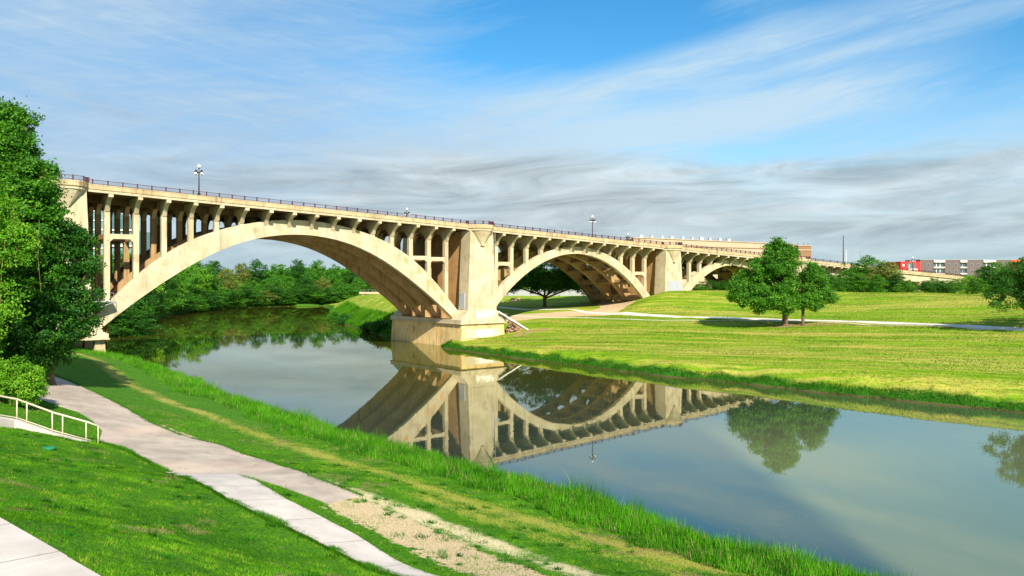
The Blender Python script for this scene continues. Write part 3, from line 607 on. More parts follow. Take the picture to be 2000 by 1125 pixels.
# piers
def pier(sc, low, full=True):
    z1 = zr(sc) - 1.88; L = 5.5
    for side in (0, 1):
        w_out = -0.9 if side == 0 else WD + 0.9; w_in = 2.6 if side == 0 else WD - 2.6
        a, b = (w_out, w_in) if side == 0 else (w_in, w_out)
        mb = MB(); tb, tt = 3.55, 2.75
        mb.hexa([(sc - tb, a, 7.4), (sc + tb, a, 7.4), (sc + tb, b, 7.4), (sc - tb, b, 7.4)], [(sc - tt, a + (0.25 if side == 0 else 0), z1), (sc + tt, a + (0.25 if side == 0 else 0), z1), (sc + tt, b - (0.25 if side else 0), z1), (sc - tt, b - (0.25 if side else 0), z1)])
        mb.hexa([(sc - 5.3, a - (.15 if side == 0 else 0), L), (sc + 5.3, a - (.15 if side == 0 else 0), L), (sc + 5.3, b + (.15 if side else 0), L), (sc - 5.3, b + (.15 if side else 0), L)],
                [(sc - 3.56, a, 7.399), (sc + 3.56, a, 7.399), (sc + 3.56, b, 7.399), (sc - 3.56, b, 7.399)])
        if side == 0:            # raised panel on the front face
            pf = MB(); zz0, zz1 = 8.2, 20.1
            f_ = lambda z: a + 0.25 * (z - 7.4) / (z1 - 7.4); h_ = lambda z: (tb - (tb - tt) * (z - 7.4) / (z1 - 7.4)) * 0.80
            pf.hexa([(sc - h_(zz0), f_(zz0) - .07, zz0), (sc + h_(zz0), f_(zz0) - .07, zz0), (sc + h_(zz0), f_(zz0) + .1, zz0), (sc - h_(zz0), f_(zz0) + .1, zz0)],
                    [(sc - h_(zz1), f_(zz1) - .07, zz1), (sc + h_(zz1), f_(zz1) - .07, zz1), (sc + h_(zz1), f_(zz1) + .1, zz1), (sc - h_(zz1), f_(zz1) + .1, zz1)])
        py = mb.build('pylon', M['br'], bridge)
        if side == 0: pf.build('raised_panel', M['br'], py)
    mb = MB(); mb.box(sc - 2.3, sc + 2.3, 2.605, WD - 2.605, L, z1 - 0.02); mb.build('pier_wall', M['bru2'], bridge)
    if full:
        mb = MB(); mb.box(sc - 5.6, sc + 5.6, -1.3, WD + 1.3, 4.62, L); mb.box(sc - 5.75, sc + 5.75, -1.45, WD + 1.45, 4.62, 4.80); mb.build('pier_ledge', M['br'], bridge)
    if full == 1:
        mb = MB(); x0, y0 = 5.3, 1.0; x1, y1 = 5.75, 1.4
        mb.hexa([(sc - x1, -y1, -2.5), (sc + x1, -y1, -2.5), (sc + x1, WD + y1, -2.5), (sc - x1, WD + y1, -2.5)], [(sc - x0, -y0, 4.615), (sc + x0, -y0, 4.615), (sc + x0, WD + y0, 4.615), (sc - x0, WD + y0, 4.615)])
        mb.build('pier_plinth', M['plinth'], bridge)
    if full == 2:
        for x in (-4.6, 0, 4.6):
            for w in (0.3, 8, 16, 24):
                mb = MB(); mb.hexa([(sc + x - .95, w - .9, -1), (sc + x + .95, w - .9, -1), (sc + x + .95, w + .9, -1), (sc + x - .95, w + .9, -1)], [(sc + x - .65, w - .7, 4.615), (sc + x + .65, w - .7, 4.615), (sc + x + .65, w + .7, 4.615), (sc + x - .65, w + .7, 4.615)])
                mb.build('footing_leg', M['brd'], bridge)
    # refuge: a parapet bulge on an inverted half cone
    zt = z1
    for side in (0, 1):
        sg = 1 if side == 0 else -1; wy = 0 if side == 0 else WD
        arc = lambda hw, out, n=9: [(sc + hw * x, wy - sg * out * (1 - abs(x) ** 4.0)) for x in np.linspace(-1, 1, n)]
        top = arc(2.85, 2.0); mb = MB(); nt_ = len(top)
        bot = [(sc + 0.32 * x, wy - sg * (1.05 if abs(x) < .99 else .8)) for x in np.linspace(-1, 1, nt_)]
        mb.v = [(x, y, zt) for x, y in top] + [(x, y, zt - 2.75) for x, y in bot] + [(sc + 2.85, wy + sg * .3, zt), (sc - 2.85, wy + sg * .3, zt), (sc + .32, wy + sg * .3, zt - 2.75), (sc - .32, wy + sg * .3, zt - 2.75)]
        for i in range(nt_ - 1): mb.f.append((i, i + 1, nt_ + i + 1, nt_ + i))
        e = 2 * nt_; mb.f += [(nt_ - 1, e, e + 2, 2 * nt_ - 1), (e + 1, 0, nt_, e + 3), tuple(range(nt_)) + (e, e + 1), tuple(range(2 * nt_ - 1, nt_ - 1, -1)) + (e + 3, e + 2)]
        ref = mb.build('refuge_corbel', M['br'], bridge)
        lip = MB(); lip.box(sc - .45, sc + .45, min(wy - sg * 1.25, wy - sg * .5), max(wy - sg * 1.25, wy - sg * .5), zt - 3.0, zt - 2.752); lip.build('corbel_lip', M['br'], ref)
        def band(name, hw, out, za, zb, m, parent):
            o = arc(hw, out, 13); q = [(sc + hw, wy + sg * .4), (sc - hw, wy + sg * .4)]
            b = MB(); b.prism(o + q, 'z', za, zb); return b.build(name, m, parent)
        band('refuge_band', 3.0, 2.12, zt + .002, zt + .42, M['br'], ref)
        band('refuge_parapet', 3.18, 2.3, zt + .45, zt + 1.22, M['brd'], ref)
        # railing round the bulge
        r = MB(); ring = arc(3.0, 2.15, 9); base = zr(sc)
        for dz in (-.03, -.57): r.tube([(x, y, base + dz + .06) for x, y in ring], .035, 4)
        for (xa, ya), (xb, yb) in zip(ring[:-1], ring[1:]):
            L_ = math.hypot(xb - xa, yb - ya); k = max(2, int(L_ / .17))
            for j in range(k): t = j / k; x = xa + (xb - xa) * t; y = ya + (yb - ya) * t; r.box(x - .012, x + .012, y - .012, y + .012, base - .5, base + .02)
        rr = r.build('refuge_railing', M['rail'], ref, fix=False)
        if side == 0:
            for i in (0, 1, 3, 5, 7, 8):
                x, y = ring[i]; p = MB(); p.box(x - .09, x + .09, y - .09, y + .09, base - .66, base + .13); p.build('railing_post', M['rail'], rr)
            for i in (0, 8):
                x, y = ring[i]; p = MB(); p.box(x - .28, x + .28, y - .05, y + .35, base - .62, base + .12); p.build('railing_panel', M['rail'], rr)
pier(P0, 4.6, 2); pier(P1, 4.6, 1); pier(P2, 4.6, 0); pier(P3, 4.6, 0)
mb = MB(); mb.box(P0 - 56, P0 - 2.8, 1.2, WD - 1.2, 6, zr(P0) - 1.9); mb.build('abutment', M['brd'], bridge)
# trailing spans to the far end
for n in range(11):
    s = P3 + 6 + 4.19 * n; zu = zr(s) - 1.86
    mb = MB(); mb.prism([(w, zu + dz * 0.85) for w, dz in BP], 'x', s - .34, s + .34); mb.build('cross_beam', M['br'], bridge)
for (a, b, dep, wf) in ((P3 + 2, 240, 3.3, 2.6), (240.2, 296, 2.35, 0.5)):
    for w in (wf, 12, WD - wf - .9):
        mb = MB(); N = 10
        for i in range(N + 1):
            s = a + (b - a) * i / N; z = zr(s) - 1.87; mb.v += [(s, w, z), (s, w + .9, z), (s, w + .9, z - dep), (s, w, z - dep)]
        for i in range(N):
            for q in range(4): mb.f.append((i * 4 + q, i * 4 + (q + 1) % 4, i * 4 + 4 + (q + 1) % 4, i * 4 + 4 + q))
        mb.f += [(3, 2, 1, 0), tuple(N * 4 + q for q in range(4))]; mb.build('girder', M['br'], bridge)
for s in (212, 236, 259.5, 280):
    z = zr(s) - 1.9 - (3.3 if s < 240 else 2.35)
    for w in (1.3, 12.4, WD - 1.3):
        mb = MB(); mb.box(s - .9, s + .9, w - .9, w + .9, 5, z - .8); mb.build('bent_column', M['brd'], bridge)
    mb = MB(); mb.box(s - 1.1, s + 1.1, .2, WD - .2, z - .8, z); mb.build('bent_cap', M['brd'], bridge)
mb = MB(); mb.box(288, 300, .6, WD - .6, 5, zr(296) - 2); mb.build('end_abutment', M['bru'], bridge)
# paint patches and fittings
def patch(name, s0, s1, z0, z1, w, m): mb = MB(); mb.box(s0, s1, w - .012, w + .05, z0, z1); mb.build(name, m, bridge)
patch('paint_patch', P2 - 2.3, P2 + 2.9, 7.6, 13.2, -.97, M['grey'])
def m_wash(g):
    co = g.coord(); x, y, z = g.sep(co); n = g.noise(co, 0.7, 6, 0.72)
    k = (n - 0.5) * 2.2 + 0.75 - ((x - (P1 + 0.4)) * 0.26)._m('ABSOLUTE')._m('POWER', 3.0) - (n - 0.4) * 0.4
    ed = (z.sm(1.9, 2.5) * z.sm(3.5, 3.1) + z.sm(5.8, 6.2) * z.sm(7.5, 7.0)).clamp()
    c = g.mix(n.sm(0.3, 0.7), (0.45, 0.375, 0.235), (0.60, 0.52, 0.355))
    return g.mix(k.sm(0.35, 0.75) * ed, c, (0.84, 0.80, 0.72))
wmask = mat('whitewash', m_wash, 0.8)
mb = MB(); mb.hexa([(P1 - 1.7, -1.04, 5.75), (P1 + 3.0, -1.04, 5.75), (P1 + 3.0, -.95, 5.75), (P1 - 1.7, -.95, 5.75)], [(P1 - 1.3, -.96, 7.6), (P1 + 2.6, -.96, 7.6), (P1 + 2.6, -.86, 7.6), (P1 - 1.3, -.86, 7.6)]); mb.build('paint_patch', wmask, bridge)
mb = MB(); mb.hexa([(P1 - 4.6, -1.32, 1.8), (P1 + 4.6, -1.32, 1.8), (P1 + 4.6, -1.1, 1.8), (P1 - 4.6, -1.1, 1.8)], [(P1 - 4.4, -1.10, 3.6), (P1 + 4.4, -1.10, 3.6), (P1 + 4.4, -.9, 3.6), (P1 - 4.4, -.9, 3.6)]); mb.build('paint_patch', wmask, bridge)
mb = MB(); mb.box(P1 - 3.62, P1 - 3.3, .3, 2.2, 7.6, 10.8); mb.build('paint_patch', M['grey'], bridge)
M['ochre'] = mat('ochre_repair', lambda g: g.mix(g.noise(g.coord(), 1.2, 4), (0.50, 0.26, 0.09), (0.62, 0.40, 0.18)), 0.85)
for s, dz0, dz1, l in ((51.8, -.7, -1.7, 1.0), (55.1, -.5, -1.5, .7), (57.0, -1.2, -2.2, .8), (58.6, -.6, -1.9, .7), (60.2, -1.0, -2.4, .7)):
    za, zb = ext_z(ARCHES[0], s), ext_z(ARCHES[0], s + l); mb = MB()
    mb.hexa([(s, 2.685, za + dz1), (s + l, 2.685, zb + dz1), (s + l, 2.74, zb + dz1), (s, 2.74, za + dz1)], [(s, 2.685, za + dz0), (s + l, 2.685, zb + dz0), (s + l, 2.74, zb + dz0), (s, 2.74, za + dz0)]); mb.build('repair_patch', M['ochre'], bridge)
# ladder and drain pipe beside the river pier
mb = MB(); x = P1 + 4.0
for w in (0.2, 0.75): mb.tube([(x, w, 6.0), (x, w, zr(P1) - 2)], .05, 6)
for i in range(34): mb.tube([(x, .2, 6.4 + .5 * i), (x, .75, 6.4 + .5 * i)], .025, 4)
for z in (8, 12, 16, 20): mb.box(P1 + 2.9, x, .4, .5, z - .04, z + .04)
mb.build('ladder', M['galv'], bridge)
# inspection platform near the left springing
mb = MB(); mb.box(-4.0, .2, .6, 3.0, 10.1, 10.3); 
for a in (-4, -2, .1):
    mb.tube([(a, .65, 10.3), (a, .65, 11.5)], .04, 5)
for z in (10.9, 11.5): mb.tube([(-4, .65, z), (.1, .65, z)], .035, 5)
mb.hexa([(-4, .6, 8.6), (-3.7, .6, 8.6), (-3.7, 3, 8.6), (-4, 3, 8.6)], [(-.1, .6, 10.09), (.2, .6, 10.09), (.2, 3, 10.09), (-.1, 3, 10.09)])
mb.build('inspection_platform', M['galv'], bridge)
# lamps
def globe(mb, c, r): mb.lathe(c, [(r * math.sin(a), -r * math.cos(a)) for a in np.linspace(0.15, math.pi - .1, 8)], 10)
def make_lamp(x, y, z, rz, **kw):
    t = empty('street_lamp', (x, y, z), rz, **kw)
    mb = MB(); mb.lathe((0, 0, 0), [(.26, 0), (.26, .25), (.20, .4), (.13, .5), (.11, 1.0), (.075, 3.6), (.10, 3.65), (.10, 3.8), (.06, 3.85), (.055, 4.35)], 10); mb.build('post', M['dark'], t, smooth=False)
    mb = MB(); mb.lathe((0, 0, 4.3), [(.05, 0), (.13, .08), (.15, .14)], 8); mb.build('lamp_cap', M['dark'], t)
    mb = MB(); globe(mb, (0, 0, 4.74), .28); mb.build('globe', M['globe'], t, smooth=True)
    for k in range(4):
        a = math.pi / 2 * k + .4; dx, dy = math.cos(a), math.sin(a)
        mb = MB(); mb.tube([(0, 0, 3.75), (dx * .25, dy * .25, 3.7), (dx * .42, dy * .42, 3.95), (dx * .55, dy * .55, 4.12), (dx * .68, dy * .68, 4.05), (dx * .68, dy * .68, 3.85)], .06, 6)
        mb.lathe((dx * .68, dy * .68, 3.72), [(.20, -.02), (.18, .12), (.07, .28)], 8); ar = mb.build('arm', M['dark'], t)
        mb = MB(); globe(mb, (dx * .68, dy * .68, 3.55), .22); mb.build('globe', M['globe'], ar, smooth=True)
    return t
for s, w, lab in ((12.6, .5, "dark five-globe street lamp on the near parapet above the large arch, nearest the tall tree"), (100.2, .5, "dark five-globe street lamp standing on the near parapet above the second arch"),
                  (65.6, WD - .5, "short-looking street lamp on the far parapet, just before the river pier"), (137.4, WD - .5, "small street lamp on the far parapet beside the roof of the long tan building"),
                  (254.5, .5, "tiny street lamp at the descending end of the bridge, before the red building")):
    x, y = bw(s, w); make_lamp(x, y, zr(s) - (.68 if w < 5 else .68), math.atan2(CS, SN), label=lab, cat='street lamp', group='lamps along the bridge deck')
# rusty pile, white boom, rubble
x, y = bw(-.3, 4.0); mb = MB(); z0 = float(H(x, y)) - 1; mb.box(-.17, .17, -.02, .02, z0, 8.5); mb.box(-.17, -.13, -.15, .15, z0, 8.5); mb.box(.13, .17, -.15, .15, z0, 8.5)
o = mb.build('steel_pile', M['rust'], label="rusty brown steel pile standing behind the legs under the large arch springing", cat='pile'); o.location = (x, y, 0)
a = bw(71.9, -1.1); b = bw(77.3, -4.2); zb = float(H(*b)) + .15
mb = MB(); mb.tube([(a[0], a[1], 7.0), (b[0], b[1], zb)], .16, 8); t = empty('sloping_pipe', (b[0], b[1], 0), label="white pipe sloping from the river pier down to the grass", cat='pipe')
o = mb.build('pipe', M['white'], t); o.matrix_parent_inverse = t.matrix_world.inverted()
o.location = (-b[0], -b[1], 0); o.matrix_parent_inverse.identity()
mb = MB(); mb.tube([(a[0] - .0, a[1] - .0, 6.4), (b[0] + .1, b[1] + .3, zb - .25)], .09, 6)
for k in (.25, .6): 
    q = [a[0] + (b[0] - a[0]) * k, a[1] + (b[1] - a[1]) * k]; mb.tube([(q[0], q[1], 7 + (zb - 7) * k), (q[0], q[1], 7 + (zb - 7) * k - .9)], .05, 6)
o = mb.build('support', M['dark'], t); o.location = (-b[0], -b[1], 0)
M['rock'] = mat('rubble_stone', lambda g: g.mix(g.noise(g.coord(), 3, 4, 0.7), (0.24, 0.14, 0.09), (0.42, 0.28, 0.18)), 0.95)
mb = MB(); rr = random.Random(3)
c0 = bw(75.6, -.4)
import bmesh
for i in range(150):
    k = rr.random(); x = c0[0] + rr.uniform(-.6, 2.0); y = c0[1] + rr.uniform(-1.5, 3); zz = float(H(x, y)) + rr.uniform(0, 2.6) * max(0, 1 - abs(x - c0[0]) / 2.2); r_ = rr.uniform(.15, .36)
    vs = [(x + r_ * sx * rr.uniform(.6, 1.1), y + r_ * sy * rr.uniform(.6, 1.1), zz + r_ * .7 * sz_ * rr.uniform(.6, 1.1)) for sz_ in (-1, 1) for sx, sy in ((-1, -1), (1, -1), (1, 1), (-1, 1))]
    mb.hexa(vs[:4], vs[4:])
mb.build('rubble', M['rock'], kind='stuff', label='brown broken stone heaped beside the pier plinth')

# ------------------------------------------------------------------ ramp wall and handrail at the left
M['hrail'] = mat('cream_paint', lambda g: g.mix(g.noise(g.coord(), 6, 3), (0.60, 0.52, 0.36), (0.72, 0.64, 0.47)), 0.5)
rb = [gp(-90, 806, 6.9), gp(33, 824, 5.75), gp(105, 848, 4.85), gp(178, 866, 4.12)]; rz_ = [7.05, 5.88, 4.95, 4.18]
rbn = np.array([(p[0], p[1], z) for p, z in zip(rb, rz_)])
t = empty('ramp_kerb', tuple(rbn[-1]), label="sloping pale concrete kerb wall under the handrail, edging the near lawn", cat='kerb wall')
mb = MB()
for a, b in zip(rbn[:-1], rbn[1:]):
    a = a - rbn[-1]; b = b - rbn[-1]; n = np.array([0.05, -.30, 0]); 
    mb.hexa([a + n - (0, 0, 1.1), b + n - (0, 0, 1.1), b - n * .3 - (0, 0, 1.1), a - n * .3 - (0, 0, 1.1)], [a + n, b + n, b - n * .3, a - n * .3])
mb.build('wall', M['conc'], t)
t = empty('handrail', tuple(rbn[-1]), label="cream painted steel handrail sloping down to the path beside the bright shrub", cat='handrail')
def on_r(px):
    xs = [-90, 33, 105, 178]; k = interp(px, xs, [0, 1, 2, 3]); i = min(int(k), 2); f = k - i; return rbn[i] * (1 - f) + rbn[i + 1] * f - rbn[-1]
top = np.array([0, 0, 1.10]); low = np.array([0, 0, .10])
mb = MB(); mb.tube([on_r(p) + top for p in (-90, -30, 33, 105, 172)] + [on_r(190) + (0.35, 0, .95)], [.055] * 5 + [.04], 8); mb.build('top_rail', M['hrail'], t, smooth=True)
mb = MB(); mb.tube([on_r(p) + low for p in (-90, -30, 33, 105, 178)], .03, 6); mb.build('bottom_rail', M['hrail'], t, smooth=True)
for p in (-62, -20, 33, 52, 102, 122, 168):
    mb = MB(); mb.tube([on_r(p) - (0, 0, .1), on_r(p) + top], .035, 8); mb.build('baluster', M['hrail'], t, smooth=True)
e = on_r(178) + (0.40, 0, 0); mb = MB(); mb.tube([e + (0, 0, -.3), e + (0, 0, .95)], .03, 8); mb.build('baluster', M['hrail'], t, smooth=True)
M['green'] = mat('green_plastic', (0.02, 0.22, 0.10), 0.5)
x, y = hit(95, 877); mb = MB(); mb.lathe((0, 0, 0), [(.30, 0), (.30, .06), (.24, .09)], 20); o = mb.build('valve_cover', M['green'], label="green round valve cover lid set in the near lawn", cat='valve cover'); o.location = (x, y, float(H(x, y)) - .0)
x, y = gp(1004, 645, 2.7); mb = MB(); globe(mb, (0, 0, .3), .28); o = mb.build('buoy', M['white'], label="small white round buoy lying on the grass by the rubble", cat='buoy'); o.location = (x, y, float(H(x, y)))
x, y = gp(1008, 593, 6.6); x, y = 1.2, 228; z = 13.46 - (596 - 547) * 228 / F; mb = MB(); mb.box(-1.6, 1.6, -.3, .3, 0, .75); mb.prism([(-1.6, .75), (1.6, .75), (1.3, .95), (-1.3, .95)], 'y', -.3, .3)
o = mb.build('stone_marker', M['brd'], label="low pale stone marker on the shaded lawn beyond the second arch", cat='marker'); o.location = (x, y, float(H(x, y)) - .1)

# ------------------------------------------------------------------ buildings
M['tan'] = mat('tan_stucco', lambda g: g.mix(g.noise(g.coord(), .3, 3), (0.42, 0.325, 0.22), (0.50, 0.40, 0.28)), 0.85)
def win(mb, x0, x1, z0, z1, y): mb.box(x0, x1, y - .02, y + .12, z0, z1)
M['red'] = mat('red_panel', lambda g: g.mix(g.noise(g.coord(), .5), (0.70, 0.030, 0.030), (0.60, 0.02, 0.02)), 0.6)
M['orange'] = mat('orange_panel', (0.78, 0.09, 0.03), 0.6)
M['brick'] = mat('grey_brick', lambda g: g.mix((g.sep(g.coord())[2] * 2.5)._m('FRACT').sm(.2, .0) * .5 + g.noise(g.coord(), 2) * .3, (0.125, 0.095, 0.095), (0.20, 0.165, 0.16)), 0.85)
M['glass'] = mat('window_glass', (0.06, 0.09, 0.11), 0.08, spec=0.9)
M['teal'] = mat('teal_glass', lambda g: g.mix(g.noise(g.coord(), .25, 2), (0.10, 0.26, 0.25), (0.20, 0.36, 0.36)), 0.15, spec=0.9)
M['wpan'] = mat('white_panel', (0.78, 0.76, 0.70), 0.6)
BYD = 420.0; K = BYD / F
bx = lambda px: (px - 1000) * K; bz = lambda py: HC - (py - YH) * K
apt = empty('apartment_building', (bx(1880), BYD, 8), label="red, white and dark brick flat-roofed apartment building beyond the end of the bridge", cat='apartment building')
def ap(name, m, x0, x1, y0, y1, z0, z1, parent=None):
    mb = MB(); mb.box(x0 - bx(1880), x1 - bx(1880), y0, y1, z0 - 8, z1 - 8); return mb.build(name, m, parent or apt)
zt = bz(507.5); bays_ = [(1758.5, 1797, 'red'), (1797, 1823, 'brick'), (1823, 1845, 'bal'), (1845, 1875, 'brick'), (1875, 1888, 'bal'), (1888, 1920, 'brick'), (1920, 1944, 'bal'), (1944, 1976, 'brick'), (1976, 2010, 'orange'), (2010, 2060, 'brick')]
for a, b, kd in bays_:
    x0, x1 = bx(a), bx(b)
    if kd in ('red', 'orange', 'brick'):
        w_ = ap('wall', M[kd], x0 + .01, x1 - .01, 0 if kd != 'red' else -.4, 16, 4, zt - (.9 if kd == 'red' else 0))
        if kd == 'brick':
            for fl in range(4):
                for q in ((.30, .72) if b - a > 27 else (.62,)):
                    cx = x0 + (x1 - x0) * q; z = zt - 2.9 - 3.3 * fl
                    f_ = ap('window', M['tan'], cx - .72, cx + .72, -.08, .1, z - .9, z + .9, w_); ap('pane', M['glass'], cx - .62, cx + .62, -.10, -.05, z - .8, z + .8, f_)
            ap('cornice', M['galv'], x0, x1, -.15, 16.1, zt + .002, zt + .18, w_)
        if kd == 'red':
            ap('recess', M['brick'], bx(1772), bx(1788), -.46, -.39, bz(530), bz(513), w_); ap('balcony', M['wpan'], bx(1771), bx(1789), -1.8, -.47, bz(528), bz(525), w_)
            ap('window', M['wpan'], bx(1762), bx(1765.5), -.46, -.39, bz(520), bz(516), w_)
            ap('window', M['teal'], bx(1773), bx(1777), -.52, -.465, bz(524), bz(516), w_)
    else:
        w_ = ap('bay_wall', M['wpan'], x0 + .01, x1 - .01, .8, 16, 4, zt - .3)
        for fl in range(4):
            z = zt - 3.9 - 3.3 * fl
            ap('balcony', M['wpan'], x0 + .1, x1 - .1, -.6, .79, z - .35, z + .1, w_)
            n = 3 if b - a > 18 else 2
            for q in range(n):
                cx = x0 + (x1 - x0) * (q + .5) / n; f_ = ap('window', M['glass'], cx - .8, cx + .8, .70, .79, z + .25, z + 2.4, w_)
        ap('roof_band', M['wpan'], x0 + .02, x1 - .02, -.6, .79, zt - 1.3, zt - .1, w_)
tn = empty('tent', (bx(1902), 360, 9), label="white awning roof showing in front of the dark brick apartments above the shrubs", cat='awning')
mb = MB(); k = 360 / F; x0, x1 = (1888 - 1902) * k, (1916 - 1902) * k; z0 = HC - (537 - YH) * k - 9; z1 = HC - (529 - YH) * k - 9
mb.prism([(x0, z0), (x1, z0 - .3), (x1 - .6, z1 - .2), (x0 + 1.8, z1)], 'y', -2, 2); mb.build('roof', M['white'], tn)
mb = MB(); [mb.box(x, x + .15, -1.9, -1.75, 0, z0) for x in (x0 + .2, 0, x1 - .4)]; mb.build('frame', M['galv'], tn)
# long tan building behind the bridge
TY = 330.0; k = TY / F; tx = lambda px: (px - 1000) * k; tz = lambda py: HC - (py - YH) * k
M['tan2'] = mat('brown_brick', lambda g: g.mix(g.noise(g.coord(), 1.2, 4), (0.22, 0.12, 0.07), (0.31, 0.18, 0.10)), 0.9)
M['wallp2'] = mat('weathered_metal', (0.52, 0.53, 0.54), .6)
lb = empty('warehouse', (tx(1400), TY, 9), label="long low tan building with rooftop units seen over the bridge railing", cat='building')
def lw(name, m, px0, px1, y0, y1, z0, z1, parent=None):
    mb = MB(); mb.box(tx(px0) - tx(1400), tx(px1) - tx(1400), y0, y1, z0 - 9, z1 - 9); return mb.build(name, m, parent or lb)
mb = MB(); x0, x1 = tx(1236) - tx(1400), tx(1556) - tx(1400)
mb.hexa([(x0, 0, 0), (x1, 0, 0), (x1, 30, 0), (x0, 30, 0)], [(x0, 0, tz(464.5) - 9), (x1, 0, tz(478) - 9), (x1, 30, tz(478) - 9), (x0, 30, tz(464.5) - 9)]); w_ = mb.build('wall', M['tan'], lb)
mb = MB(); mb.hexa([(x0, -.3, tz(464.5) - 8.99), (x1, -.3, tz(478) - 8.99), (x1, 30, tz(478) - 8.99), (x0, 30, tz(464.5) - 8.99)], [(x0, -.3, tz(463) - 9), (x1, -.3, tz(476.5) - 9), (x1, 30, tz(476.5) - 9), (x0, 30, tz(463) - 9)]); mb.build('roof_edge', M['tan'], lb)
mb = MB(); mb.hexa([(tx(1330) - tx(1400), -.2, tz(482) - 9), (x1, -.2, tz(488) - 9), (x1, -.01, tz(488) - 9), (tx(1330) - tx(1400), -.01, tz(482) - 9)], [(tx(1330) - tx(1400), -.2, tz(480.6) - 9), (x1, -.2, tz(486.6) - 9), (x1, -.01, tz(486.6) - 9), (tx(1330) - tx(1400), -.01, tz(480.6) - 9)]); mb.build('string_course', M['tan2'], lb)
for i, px in enumerate((1255, 1276, 1297, 1316, 1337, 1356, 1374, 1391, 1411, 1428)):
    zz = tz(463 + (px - 1236) / 320 * 13.5); mb = MB(); w2 = .5 if i % 3 else .75
    mb.box(tx(px) - tx(1400) - w2, tx(px) - tx(1400) + w2, 3, 4.6, zz - 9, zz - 7.85); mb.box(tx(px) - tx(1400) - w2 * 1.1, tx(px) - tx(1400) + w2 * 1.1, 2.9, 4.7, zz - 7.85, zz - 7.7); mb.build('roof_unit', M['wallp2'] if i % 2 == 0 else M['galv'], lb)
tw = empty('stair_tower', (tx(1566), TY - 3, 9), label="brown brick stair tower rising behind the crown of the two lawn trees", cat='tower')
mb = MB(); hw = 12.5 * k; mb.box(-hw, hw, -.5, 8, 0, tz(480.5) - 9); w_ = mb.build('wall', M['tan2'], tw)
mb = MB(); mb.box(-hw - .3, hw + .3, -.8, 8.3, tz(490) - 9, tz(488) - 9); mb.box(-hw - .2, hw + .2, -.7, 8.2, tz(481) - 8.97, tz(479.5) - 9); mb.build('cornice', M['tan'], w_)
for a_ in (-2, .5, 2.2): mb = MB(); mb.tube([(a_, 2, tz(480) - 9), (a_, 2, tz(473 + abs(a_)) - 9)], .08, 4); mb.build('antenna', M['dark'], tw)
# glassy building seen between the left columns
GY0 = 345.0; k2 = GY0 / F; qx = lambda px: (px - 1000) * k2; qz = lambda py: HC - (py - YH) * k2
gb = empty('glass_building', (qx(200), GY0, 8), label="teal glass building with white floor bands seen between the tall bridge columns", cat='building')
def gw_(name, m, x0, x1, y0, y1, z0, z1, parent=None):
    mb = MB(); mb.box(x0 - qx(200), x1 - qx(200), y0, y1, z0 - 8, z1 - 8); return mb.build(name, m, parent or gb)
g1 = gw_('glass_wall', M['teal'], qx(120), qx(203), 0, 25, 8, qz(413)); g2 = gw_('glass_wall', M['teal'], qx(203.2), qx(262), 4, 25, 8, qz(450))
for py in (413, 432, 450, 468, 486): gw_('floor_band', M['wpan'], qx(119), qx(203), -.5, -.01, qz(py), qz(py - 2.2), g1)
for py in (450, 466, 481): gw_('floor_band', M['wpan'], qx(203.3), qx(263), 3.0, 3.98, qz(py), qz(py - 3), g2)
for px in range(124, 203, 8): gw_('mullion', M['galv'], qx(px), qx(px) + .15, -.25, -.011, 8, qz(413), g1)
for px in range(206, 262, 6): gw_('mullion', M['galv'], qx(px), qx(px) + .12, 3.7, 3.978, 8, qz(450), g2)
# white wall beyond the second arch, low bridge at the river bend
M['wallp'] = mat('shade_dimmed_whitewash', lambda g: g.mix(g.noise(g.coord(), .8, 4), (0.28, 0.30, 0.32), (0.38, 0.39, 0.40)), .8)  # greyed so the colour carries the shade of the trees
wy = 243.0; k3 = wy / F
mb = MB(); mb.box(-8, 26, -.3, .3, -1, 1.7); mb.box(-8.1, 26.1, -.4, .4, 1.7, 1.85); o = mb.build('boundary_wall', M['wallp'], label="long low white wall across the shaded lawn behind the second arch", cat='wall'); o.location = (0, wy, 8.7)
mb = MB(); mb.box(-15, 4, -1.5, 1.5, 0, .8); t = empty('low_bridge', (-48, 330, HC - (574 - YH) * 330 / F), label="low beige footbridge with thin railing past the grassy bank at the river bend", cat='footbridge'); mb.build('deck', M['tan'], t)
mb = MB(); [mb.tube([(x, -1.3, .8), (x, -1.3, 1.7)], .04, 4) for x in np.arange(-14.5, 4, 1.6)]; mb.tube([(-15, -1.3, 1.7), (4, -1.3, 1.7)], .05, 4); mb.build('railing', M['galv'], t)
mb = MB(); [mb.box(x, x + 1, -1, 1, -6, -.001) for x in (-14, -6, 2)]; mb.build('pier', M['tan'], t)
# masts and poles at the right
def pole(px, y0, y1, Y, r, m, lab, arm=False, name='mast'):
    x = (px - 1000) * Y / F; zb = float(H(x, Y)); mb = MB(); zt_ = HC - (y0 - YH) * Y / F
    t = empty(name, (x, Y, zb), label=lab, cat='mast' if name == 'mast' else 'pole'); mb.tube([(0, 0, -.5), (0, 0, zt_ - zb)], [r, r * .5], 6); mb.build('shaft', m, t)
    if arm: mb = MB(); mb.tube([(0, 0, zt_ - zb), (-1.6, 0, zt_ - zb + .3)], .06, 5); mb.box(-2.2, -1.4, -.15, .15, zt_ - zb + .25, zt_ - zb + .4); mb.build('lamp_head', M['galv'], t)
pole(1647, 460, 520, 420, .34, M['dark'], "tall thin dark radio mast beyond the descending part of the bridge")
pole(1652.5, 488, 520, 300, .22, M['white'], "white slender pole just right of the tall dark mast", name='light_pole')
pole(1680, 491, 522, 310, .12, M['galv'], "thin grey light pole with a short arm above the sloping bridge end", True, name='light_pole')

